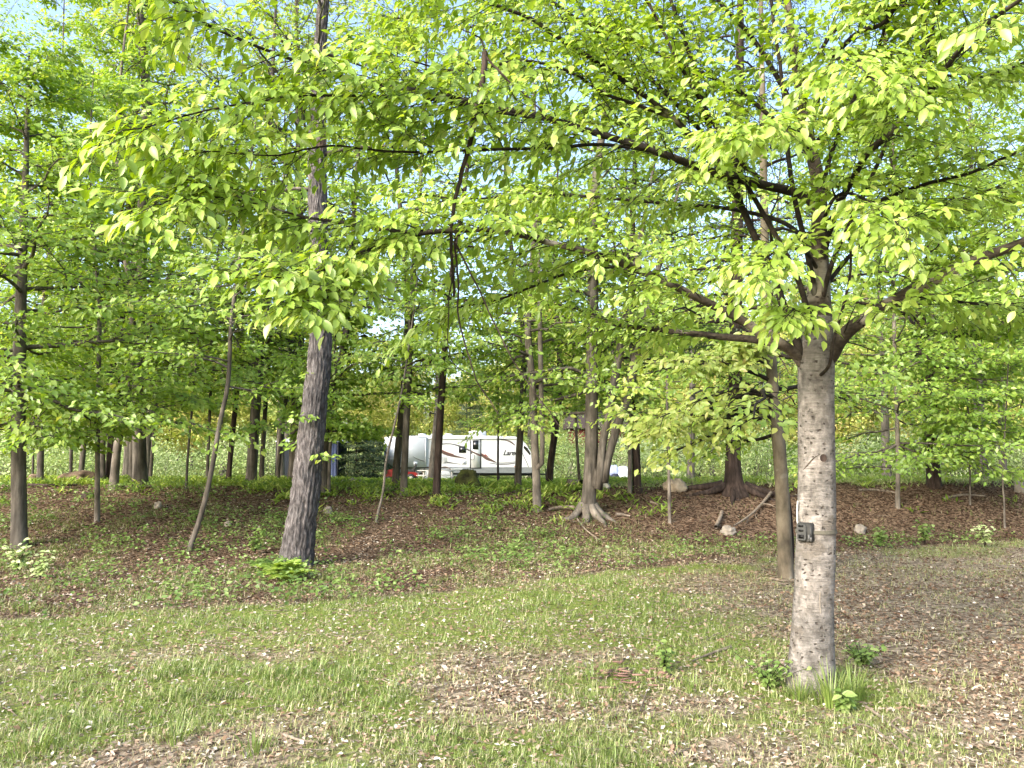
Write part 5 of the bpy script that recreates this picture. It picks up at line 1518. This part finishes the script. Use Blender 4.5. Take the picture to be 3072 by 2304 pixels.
# ------------------------------------------------------------------ red cabin glimpsed through the leaves
def cabin():
    Y = 74.0
    xa, xb = (570 - 512) / FPX * Y, (640 - 512) / FPX * Y
    gz = G((xa + xb) / 2, Y)
    root = thing('red_cabin', 'dark red cabin glimpsed through the leaves behind the three-stemmed tree', 'cabin', (xa, Y, gz))
    wood = plain('dark_red_boards', (0.10, 0.018, 0.016), 0.8, scale=3)
    roof = plain('brown_shingles', (0.05, 0.035, 0.03), 0.9, scale=5)
    w, h = xb - xa, 2.6
    zb = at(600, 440, Y)[2] - gz
    MB().box((w / 2, 2, 0.6), (w - 0.1, 3.9, 1.2)).build('foundation', rock_m, root, False)
    for k in range(12):
        MB().box((w / 2, 2, 1.2 + 0.12 + k * 0.25), (w, 4.0 + 0.02 * (k % 2), 0.245)).build('board', wood, root, False)
    zt = 1.2 + 12 * 0.25 + 0.12
    m = MB(); m.add([(-0.4, -0.5, zt), (w + 0.4, -0.5, zt), (w + 0.4, 4.5, zt), (-0.4, 4.5, zt), (-0.4, 2, zt + 1.7), (w + 0.4, 2, zt + 1.7)], [(0, 1, 5, 4), (2, 3, 4, 5)])
    m.add([(-0.4, -0.5, zt), (-0.4, 4.5, zt), (-0.4, 2, zt + 1.7), (w + .4, -0.5, zt), (w + .4, 4.5, zt), (w + .4, 2, zt + 1.7)], [(1, 0, 2), (3, 4, 5)])
    m.build('roof', roof, root, False)
    for x in (w * 0.28, w * 0.7):
        f = MB().box((x, -0.03, 2.9), (0.9, 0.06, 1.1)).build('window', plain('cream_frame', (0.5, 0.48, 0.42), 0.6), root, False)
        MB().box((x, -0.065, 2.9), (0.76, 0.02, 0.96)).build('pane', plain('cabin_glass', (0.02, 0.025, 0.03), 0.1), f, False)
cabin()
print('objects', time.time() - T0)

# ------------------------------------------------------------------ ferns and small plants as things
def fern(px, py, n, L, label, seed, mat_=leaf_fern):
    c = hit(px, py)
    g = np.random.default_rng(seed)
    root = thing('fern', label, 'fern', c, 0, 'single ferns and leafy plants')
    for k in range(n):
        a = k * 2.4 + g.normal(0, 0.2)
        el = g.uniform(0.7, 1.25)
        l = L * g.uniform(0.7, 1.15)
        s = np.linspace(0, 1, 14)
        hx = l * s * math.cos(el) + 0.25 * l * s ** 2
        hz = l * s * math.sin(el) - 0.45 * l * s ** 2.4
        P = np.stack([hx * math.cos(a), hx * math.sin(a), hz], -1)
        m = MB()
        tubes(m, P[None], np.linspace(0.004, 0.001, 14)[None], 3, [0.4])
        t_ = np.linspace(0.15, 1, 22)
        pos = np.stack([np.interp(t_, s, P[:, i]) for i in range(3)], -1)
        tan = unit(np.stack([np.interp(t_, s, np.gradient(P[:, i])) for i in range(3)], -1))
        sv = unit(np.cross(tan, [0, 0, 1.0]))
        for sg in (-1, 1):
            ax = sv * sg + tan * 0.35 + g.normal(0, 0.06, pos.shape)
            nr = np.cross(sv, tan) + g.normal(0, 0.08, pos.shape)
            sz = l * 0.26 * np.sin(PI * np.clip(t_ * 0.9 + 0.1, 0, 1)) ** 0.7 + 0.01
            place(m, LEAF2, pos, ax, nr, sz, np.clip(0.55 + g.normal(0, 0.15, 22), 0, 1), np.full(22, 0.75))
        m.build('frond', mat_, root, False)
fern(284, 579, 12, 0.52, 'bright fern clump against the foot of the big furrowed tree', 1)
fern(291, 582, 9, 0.40, 'lower fern spilling forward from the foot of the big furrowed tree', 2)
fern(270, 572, 9, 0.42, 'darker fern left of the big furrowed tree foot', 3, leaf_herb)

def sapling(px, py, h, n, label, seed, mat_, leaf=0.06):
    c = hit(px, py)
    g = np.random.default_rng(seed)
    root = thing('leafy_seedling', label, 'plant', c, 0, 'single ferns and leafy plants')
    st, lv = MB(), MB()
    for k in range(n):
        a = g.uniform(0, 2 * PI); l = h * g.uniform(0.6, 1.1); le = g.uniform(0.1, 0.6) + (1.0 if n > 20 else 0) * g.random()
        s = np.linspace(0, 1, 6)
        P = np.stack([le * l * s ** 1.5 * math.cos(a), le * l * s ** 1.5 * math.sin(a), l * s], -1)
        tubes(st, P[None], np.linspace(0.004, 0.0015, 6)[None], 4)
        m = 8
        t_ = np.linspace(0.3, 1, m)
        pos = np.stack([np.interp(t_, s, P[:, i]) for i in range(3)], -1)
        az = np.arange(m) * 2.4 + a
        ax = np.stack([np.cos(az), np.sin(az), g.normal(0.0, 0.25, m)], -1)
        place(lv, LEAF5, pos, ax, np.array([0, -0.3, 1.0]) + g.normal(0, 0.3, (m, 3)), leaf * g.uniform(0.6, 1.2, m), np.clip(g.normal(0.6, 0.2, m), 0, 1), np.full(m, 1.25))
    st.build('stem', limb_m, root)
    lv.build('leaves', mat_, root, kind='stuff')
sapling(664, 674, 0.22, 7, 'bright leafy seedling beside the reddish wood chips', 3, leaf_herb)
sapling(768, 690, 0.20, 24, 'low bright plant left of the near trunk foot', 5, leaf_herb, 0.05)
sapling(862, 668, 0.17, 34, 'low green clover-like patch right of the near trunk foot', 6, leaf_herb, 0.045)
sapling(846, 712, 0.13, 6, 'broad-leaved weed in the grass tuft before the near trunk', 7, leaf_herb, 0.085)
sapling(925, 545, 0.45, 12, 'grassy green bush at the foot of the right bank', 8, leaf_herb, 0.10)
sapling(880, 548, 0.40, 10, 'smaller green bush nearer the near trunk at the foot of the right bank', 9, leaf_herb, 0.10)
sapling(985, 548, 0.50, 12, 'pale green bush at the right edge of the bank foot', 10, leaf_brush, 0.10)
sapling(18, 572, 0.42, 14, 'pale grey-green bush at the left edge of the lawn', 11, leaf_brush, 0.10)
sapling(40, 580, 0.34, 10, 'smaller pale bush beside the left edge bush', 12, leaf_brush, 0.09)
sapling(255, 555, 0.40, 12, 'leafy green bush left of the big furrowed tree', 13, leaf_herb, 0.09)

# ------------------------------------------------------------------ undergrowth, grass, litter
def scatter(n, ymin, ymax, power, seed, pad=1.5):
    g = np.random.default_rng(seed)
    u = g.random(n)
    y = ymin * (ymax / ymin) ** (u ** power)
    x = (g.random(n) * 2 - 1) * (y * 0.68 + pad)
    return x, y, g

def grass():
    x, y, g = scatter(700000, 3.4, 18.5, 0.85, 51, 0.8)
    gm = green_mask(x, y)
    tuft = fbm(x * 5, y * 5, seed=61)
    t2 = fbm(x * 0.8, y * 0.8, seed=63)
    on = y < lawn_edge(x) + 0.5 * (tuft - 0.3)
    p = np.where(on, np.clip(gm * 0.85 + 0.10, 0, 1) * np.clip(0.12 + 2.2 * (tuft - 0.32), 0.04, 1),
                 0.75 * sstep(0.40, 0.60, t2) * sstep(0.36, 0.56, tuft) * (1 - 0.8 * sstep(15, 17, y)))
    keep = g.random(len(x)) < p
    x, y, gm, tuft, on = x[keep], y[keep], gm[keep], tuft[keep], on[keep]
    n = len(x)
    print('blades', n)
    z = ground(x, y) - 0.005
    h = (0.016 + 0.042 * g.random(n) ** 2.2) * (0.6 + 0.9 * tuft) * (0.8 + 0.5 * gm) * (1 + 0.045 * y)
    h[~on] *= 1.6
    a = g.uniform(0, 2 * PI, n)
    lean = g.uniform(0.25, 1.5, n)
    w = g.uniform(0.0013, 0.0027, n) * (0.7 + 0.075 * y)
    d = np.stack([np.cos(a), np.sin(a), 0 * a], -1)
    sd_ = np.stack([-np.sin(a), np.cos(a), 0 * a], -1)
    base = np.stack([x, y, z], -1)
    m = base + np.array([0, 0, 1]) * (h * 0.6)[:, None] + d * (h * lean * 0.35)[:, None]
    t = base + np.array([0, 0, 1]) * (h * (1.0 - 0.30 * lean ** 2))[:, None] + d * (h * lean * 1.0)[:, None]
    col = np.clip(0.77 - 0.42 * gm + g.normal(0, 0.17, n) - 0.10 * sstep(6, 8.5, y) * (x < 3), 0, 1)
    col[~on] = np.clip(g.normal(0.35, 0.15, (~on).sum()), 0, 1)
    dry = g.random(n) < 0.14
    col[dry] = g.uniform(0.8, 1.0, dry.sum())
    mb = MB()
    nr_ = y < 6.2
    q = nr_
    V = np.stack([base[q] - sd_[q] * w[q][:, None], base[q] + sd_[q] * w[q][:, None], m[q] - sd_[q] * (w[q] * 0.75)[:, None], m[q] + sd_[q] * (w[q] * 0.75)[:, None], t[q]], 1).reshape(-1, 3)
    k = (np.arange(q.sum()) * 5)[:, None]
    mb.add(V, np.concatenate([k + [[0, 1, 3]], k + [[0, 3, 2]], k + [[2, 3, 4]]]), np.repeat(col[q], 5))
    q = ~nr_
    V = np.stack([base[q] - sd_[q] * w[q][:, None] * 1.2, base[q] + sd_[q] * w[q][:, None] * 1.2, t[q]], 1).reshape(-1, 3)
    k = (np.arange(q.sum()) * 3)[:, None]
    mb.add(V, k + [[0, 1, 2]], np.repeat(col[q], 3))
    o = mb.build('grass', grass_m, None, False)
    tag(o, 'thin patchy grass of the foreground lawn and slope', 'grass', kind='stuff')

def litter():
    x, y, g = scatter(175000, 3.4, 22, 0.85, 71, 0.8)
    ed = lawn_edge(x)
    on_lawn = y < ed
    gm = green_mask(x, y)
    n1 = fbm(x * 1.6, y * 1.6, seed=73)
    dens = np.where(on_lawn, 0.24 + 0.72 * (1 - gm) * (0.35 + 0.9 * sstep(0.4, 0.65, n1)), 0.95) * (1 - 0.75 * sstep(18.5, 22, y))
    keep = g.random(len(x)) < dens
    x, y, on_lawn, n1 = x[keep], y[keep], on_lawn[keep], n1[keep]
    n = len(x)
    print('litter', n)
    z = ground(x, y) + g.uniform(0.004, 0.03, n) * np.where(on_lawn, 0.6, 1)
    a = g.uniform(0, 2 * PI, n)
    ax = np.stack([np.cos(a), np.sin(a), g.normal(0, 0.28, n)], -1)
    nr = np.array([0, 0, 1.0]) + g.normal(0, 0.38, (n, 3))
    sz = g.uniform(0.018, 0.050, n) * (0.75 + 0.045 * y)
    right = sstep(1.5, 3.5, x) * sstep(5, 7, y)
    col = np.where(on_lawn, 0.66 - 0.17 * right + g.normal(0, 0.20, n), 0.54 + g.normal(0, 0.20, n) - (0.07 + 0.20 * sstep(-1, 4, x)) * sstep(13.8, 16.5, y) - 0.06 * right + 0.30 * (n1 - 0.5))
    mb = MB()
    tv = LEAF2[0].copy(); tv[1:4:2, 2] += 0.06; tv[2, 2] += 0.15
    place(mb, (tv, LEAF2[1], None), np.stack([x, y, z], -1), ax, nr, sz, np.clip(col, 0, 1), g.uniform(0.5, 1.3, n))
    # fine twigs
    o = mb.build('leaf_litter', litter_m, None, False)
    tag(o, 'dry brown and bleached fallen leaves over lawn and bank', 'leaf litter', kind='stuff')
    xs, ys, g = scatter(1500, 3.6, 20, 0.9, 79, 0.5)
    zs = ground(xs, ys) + 0.012
    l = g.uniform(0.05, 0.28, 1500); a = g.uniform(0, 2 * PI, 1500)
    d = np.stack([np.cos(a), np.sin(a), g.normal(0, 0.08, 1500)], -1)
    A = np.stack([xs, ys, zs], -1)
    P = np.stack([A, A + d * (l * 0.5)[:, None] + g.normal(0, 0.008, (1500, 3)), A + d * l[:, None]], 1)
    m = MB(); tubes(m, P, (g.uniform(0.0015, 0.0045, 1500) * (0.7 + 0.05 * ys))[:, None] * np.array([[1, .8, .5]]), 4)
    o = m.build('fine_twigs', wood_m, None)
    tag(o, 'fine dry twigs scattered over the forest floor', 'twigs', kind='stuff')

def herbs():
    """low green plants in patches over the slope, ferns over the clearing"""
    x, y, g = scatter(46000, 5.5, 24, 0.8, 81, 1.0)
    n1 = fbm(x * 0.55, y * 0.55, seed=83)
    n2 = fbm(x * 2.0, y * 2.0, seed=85)
    slope = y > lawn_edge(x) - 0.2
    dk = sstep(2.0, 5.0, x) * sstep(15.5, 16.5, y)
    keep = slope & (g.random(len(x)) < (0.10 + 0.45 * sstep(0.36, 0.62, n1)) * (0.2 + 0.8 * sstep(0.40, 0.6, n2)) * (1 - 0.93 * dk) * (0.55 + 0.45 * (1 - sstep(-1, 3, x))) * (0.40 + 0.6 * sstep(11.5, 14, y)))
    x, y = x[keep], y[keep]
    n, k = len(x), 7
    print('herbs', n)
    z = ground(x, y)
    hgt = g.uniform(0.04, 0.20, (n, k))
    a = g.uniform(0, 2 * PI, (n, k))
    rad = g.uniform(0.01, 0.09, (n, k))
    pos = np.stack([x[:, None] + rad * np.cos(a), y[:, None] + rad * np.sin(a), z[:, None] + hgt], -1).reshape(-1, 3)
    ax = np.stack([np.cos(a), np.sin(a), g.normal(0, 0.3, (n, k))], -1).reshape(-1, 3)
    nr = np.array([0, -0.2, 1.0]) + g.normal(0, 0.35, (n * k, 3))
    mb = MB()
    place(mb, LEAF2, pos, ax, nr, g.uniform(0.035, 0.085, n * k), np.clip(np.repeat(g.normal(0.45, 0.2, n), k) + g.normal(0, 0.12, n * k), 0, 1), g.uniform(0.8, 1.4, n * k))
    o = mb.build('low_herbs', leaf_herb, None, False)
    tag(o, 'low green woodland herbs in patches over the slope', 'undergrowth', kind='stuff')
    # fern carpet on the clearing
    x, y, g = scatter(23000, 15.5, 56, 0.9, 91, 1.0)
    n1 = fbm(x * 0.35, y * 0.35, seed=93)
    n2 = fbm(x * 1.3, y * 1.3, seed=94)
    rightside = sstep(2.5, 5.0, x * 22 / y)
    keep = g.random(len(x)) < (0.25 + 0.75 * sstep(0.38, 0.55, n1)) * (1 - 0.92 * rightside) * sstep(15.8, 20.5, y + 5 * (n2 - .5)) * (0.3 + 0.7 * sstep(0.35, 0.5, n2))
    x, y = x[keep], y[keep]
    n, k = len(x), 10
    print('ferns', n)
    z = ground(x, y)
    a = g.uniform(0, 2 * PI, (n, k))
    pos = np.repeat(np.stack([x, y, z], -1), k, 0)
    pos[:, :2] += g.normal(0, 0.09, (n * k, 2)); pos[:, 2] += g.uniform(0.0, 0.12, n * k)
    ax = np.stack([np.cos(a), np.sin(a), g.uniform(0.2, 1.5, (n, k))], -1).reshape(-1, 3)
    nr = np.array([0, 0, 1.0]) + g.normal(0, 0.3, (n * k, 3))
    mb = MB()
    place(mb, LEAF2, pos, ax, nr, g.uniform(0.07, 0.24, n * k), np.clip(np.repeat(g.normal(0.55, 0.22, n), k) + g.normal(0, 0.12, n * k), 0, 1), g.uniform(0.22, 0.5, n * k))
    o = mb.build('fern_undergrowth', leaf_fern, None, False)
    tag(o, 'bright fern and weed cover of the clearing before the trailer', 'undergrowth', kind='stuff')
    # short grass of the clearing (right)
    x, y, g = scatter(40000, 19.0, 62, 1.0, 95, 1.0)
    keep = (x * 22 / y > 1.0)
    x, y = x[keep], y[keep]
    n = len(x)
    pos = np.stack([x, y, ground(x, y)], -1)
    a = g.uniform(0, 2 * PI, n)
    ax = np.stack([np.cos(a) * 0.6, np.sin(a) * 0.6, g.uniform(0.5, 1.3, n)], -1)
    mb = MB()
    place(mb, LEAF2, pos, ax, np.array([0, -1.0, 0.3]) + g.normal(0, 0.3, (n, 3)), g.uniform(0.06, 0.16, n), np.clip(g.normal(0.55, 0.15, n), 0, 1), np.full(n, 0.35))
    o = mb.build('clearing_grass', grass_m, None, False)
    tag(o, 'mown bright grass strip of the far clearing', 'grass', kind='stuff')
grass(); litter(); herbs()

# longer grass tufts round the near trunk
def tuft(px, py, n, h, label, seed, spread=0.08):
    c = hit(px, py)
    g = np.random.default_rng(seed)
    a = g.uniform(0, 2 * PI, n); r = spread * np.sqrt(g.random(n))
    base = np.stack([r * np.cos(a), r * np.sin(a), 0 * a - 0.01], -1)
    l = h * g.uniform(0.5, 1.1, n); le = g.uniform(0.15, 0.8, n)
    s = np.linspace(0, 1, 5)
    d = np.stack([np.cos(a), np.sin(a), 0 * a], -1)
    P = base[:, None] + d[:, None] * (l * le)[:, None, None] * (s ** 2)[None, :, None] + np.array([0, 0, 1.0]) * (l[:, None] * (s - 0.3 * le[:, None] * s ** 2))[..., None]
    sd_ = np.stack([-np.sin(a), np.cos(a), 0 * a], -1)
    w = g.uniform(0.002, 0.0042, n)[:, None] * np.array([1, 1, 0.8, 0.5, 0.06])[None]
    V = np.stack([P - sd_[:, None] * w[..., None], P + sd_[:, None] * w[..., None]], 2).reshape(-1, 3)
    i = np.arange(n * 10).reshape(n, 5, 2)
    F = np.stack([i[:, :-1, 0], i[:, :-1, 1], i[:, 1:, 1], i[:, 1:, 0]], -1).reshape(-1, 4)
    mb = MB(); mb.add(V, F, np.repeat(np.clip(g.normal(0.32, 0.18, n), 0, 1), 10))
    o = mb.build('grass_tuft', grass_m, None, False)
    o.location = c
    tag(o, label, 'grass tuft', 'longer grass tufts on the lawn')
tuft(832, 706, 150, 0.30, 'long grass tuft at the front right foot of the near trunk', 1, 0.12)
tuft(800, 700, 90, 0.17, 'short grass tuft at the front left foot of the near trunk', 2, 0.09)
tuft(852, 700, 110, 0.25, 'long grass tuft just right of the near trunk foot', 3, 0.10)
tuft(694, 690, 40, 0.15, 'upright grass tuft right of the reddish wood chips', 4, 0.06)
tuft(592, 680, 45, 0.14, 'bright grass tuft left of the reddish wood chips', 5, 0.09)
tuft(25, 612, 60, 0.18, 'tall grass tuft where the lawn meets the leaves at far left', 6, 0.15)
tuft(175, 742, 60, 0.13, 'thick grass tuft at the bottom of the lawn, left of middle', 7, 0.10)
tuft(318, 668, 60, 0.10, 'rounded grass tuft in the middle of the left lawn', 8, 0.10)
tuft(28, 752, 70, 0.16, 'grass tuft in the lower left corner', 9, 0.13)
tuft(255, 752, 60, 0.12, 'grass tuft among bleached leaves at the bottom edge', 10, 0.10)
print('ground cover', time.time() - T0)

# ------------------------------------------------------------------ bushes beyond the clearing
def bush_mesh(seed, w, h, n, leaf):
    g = np.random.default_rng(seed)
    c = g.normal(0, 1, (26, 3)) * np.array([w * 0.42, w * 0.32, h * 0.22]) + np.array([0, 0, h * 0.48])
    i = g.integers(0, 26, n)
    d = unit(g.normal(0, 1, (n, 3)))
    pos = c[i] + d * (0.16 * (w + h)) * g.random((n, 1)) ** 0.5
    pos[:, 2] = np.abs(pos[:, 2])
    mb = MB()
    ax = d + np.array([0, 0, -0.2]) + g.normal(0, 0.4, (n, 3))
    place(mb, LEAF2, pos, ax, np.array([0, -0.3, 1.0]) + g.normal(0, 0.5, (n, 3)), leaf * g.uniform(0.6, 1.3, n), np.clip(0.5 + g.normal(0, 0.16, n) + 0.18 * g.normal(0, 1, 26)[i], 0, 1), g.uniform(0.8, 1.5, n))
    st = MB()
    k = 22
    A = np.stack([g.normal(0, w * 0.2, k), g.normal(0, w * 0.15, k), np.zeros(k)], -1)
    B = c[g.integers(0, 26, k)] * np.array([1.2, 1.2, 1.5])
    s = np.linspace(0, 1, 4)[None, :, None]
    P = A[:, None] * (1 - s) + B[:, None] * s + g.normal(0, 0.04, (k, 4, 3)) * s
    tubes(st, P, np.full((k, 1), 0.018) * (1 - 0.7 * s[..., 0]), 4)
    a, b = mb.mesh('foliage'), st.mesh('stems')
    return a, b
BM = [bush_mesh(700 + k, 3.2, 2.8, 3600, 0.13) for k in range(4)]
for a, b in BM:
    a.materials.append(leaf_brush); b.materials.append(pale_m)
BUSH = [(-37, 58, 1.3, 'outermost at the left edge of the photo'), (-30, 63, 1.3, 'behind the slim trunks at far left'), (-8.0, 70, 1.4, 'far behind the tent and conifers'),
        (-30, 56, 1.2, 'at the far left end of the clearing'), (-25, 53, 1.0, 'behind the brown boulders'), (-21, 56, 1.1, 'behind the tight clump of trunks'), (-18, 58, 1.2, 'left of the bent grey tree'),
        (-13.5, 57, 0.9, 'left of the dark tent'), (4.2, 55, 1.25, 'just past the trailer nose'), (6.2, 57, 1.3, 'behind the root-spread tree'), (8.6, 52, 1.0, 'behind the covered heap'),
        (10.6, 55, 1.2, 'left of the dark evergreen foot'), (13.2, 56, 1.1, 'behind the dark evergreen'), (16.4, 54, 1.2, 'right of the dark evergreen'), (19.6, 56, 1.1, 'behind the near pale trunk'),
        (22.8, 53, 1.2, 'behind the narrow pale bank trunk'), (26.5, 54, 1.3, 'behind the dark thick bank trunk'), (30.5, 55, 1.2, 'right of the dark thick bank trunk'), (34.5, 54, 1.3, 'at the far right end of the clearing'),
        (-9.5, 60, 1.1, 'above the dark young conifer'), (-5.0, 62, 1.2, 'behind the trailer rear'), (0.5, 62, 1.2, 'behind the trailer door')]
for k, (x, y, s, where) in enumerate(BUSH):
    root = thing('bush', 'light green bush ' + where, 'bush', (x, y, G(x, y) - 0.05), k * 1.3, 'bushes edging the clearing')
    root.scale = (s * 1.25, s, s)
    for me, nm in zip(BM[k % 4], ('foliage', 'stems')):
        o = link(nm, me, root)

# ------------------------------------------------------------------ far woods on the sunlit hill
def far_tree_mesh(seed, Ht, w, n):
    g = np.random.default_rng(seed)
    nb = 34
    t = g.random(nb)
    cz = Ht * (0.22 + 0.75 * t)
    rad = w * np.sin(PI * np.clip(0.12 + 0.86 * t, 0, 1)) ** 0.7
    a = g.uniform(0, 2 * PI, nb)
    c = np.stack([rad * 0.75 * np.cos(a), rad * 0.75 * np.sin(a), cz], -1)
    i = g.integers(0, nb, n)
    d = unit(g.normal(0, 1, (n, 3)))
    pos = c[i] + d * np.array([1, 1, 0.6]) * (w * 0.42) * g.random((n, 1)) ** 0.4
    mb = MB()
    place(mb, LEAF2, pos, d + g.normal(0, 0.5, (n, 3)), np.array([0, -0.2, 1.0]) + g.normal(0, 0.5, (n, 3)), g.uniform(0.18, 0.42, n),
          np.clip(0.5 + 0.16 * g.normal(0, 1, nb)[i] + g.normal(0, 0.15, n), 0, 1), g.uniform(1.0, 1.6, n))
    st = MB()
    s = np.linspace(0, 1, 8)
    P = np.stack([0.2 * np.sin(s * 4 + seed), 0.2 * np.cos(s * 3 + seed) - 0.2, s * Ht * 0.96 - 0.3], -1)
    tubes(st, P[None], np.linspace(0.22, 0.04, 8)[None], 7)
    k = 16
    q = c[g.integers(0, nb, k)]
    A = np.stack([0 * q[:, 0], 0 * q[:, 0], q[:, 2] * 0.8], -1)
    tubes(st, np.stack([A, (A + q) / 2 + [0, 0, -0.1], q], 1), np.full((k, 1), 0.05) * np.array([[1, .7, .3]]), 4)
    return mb.mesh('crown'), st.mesh('trunk')
FM = [far_tree_mesh(800 + k, 13 + 1.6 * k, 3.3 + 0.3 * k, 9000) for k in range(4)]
for a, b in FM:
    a.materials.append(leaf_far); b.materials.append(mid_m)
g = np.random.default_rng(17)
nf = 0
for row, (yy, step) in enumerate(((70, 6.2), (84, 6.0), (100, 6.4), (120, 7.0), (145, 8.0))):
    xs = np.arange(-0.72 * yy - 6, 0.72 * yy + 6, step)
    for x in xs:
        x = x + g.normal(0, 1.4); y = yy + g.normal(0, 3.0)
        pxx = 512 + FPX * x / y
        if row == 0 and (abs(x - 8.5) < 6):
            continue
        s = g.uniform(0.75, 1.1)
        if 325 < pxx < 470:
            s *= 0.72
        if pxx > 600 and row > 1:
            s *= 1.25
        root = thing('hillside_tree', 'sunlit yellow-green tree in the wood on the far hillside', 'tree', (x, y, G(x, y)), g.uniform(0, 6), 'trees of the wood on the far hillside')
        root.scale = (s, s, s)
        for me, nm in zip(FM[int(g.integers(0, 4))], ('crown', 'trunk')):
            link(nm, me, root)
        nf += 1
print('far trees', nf, 'total', time.time() - T0)
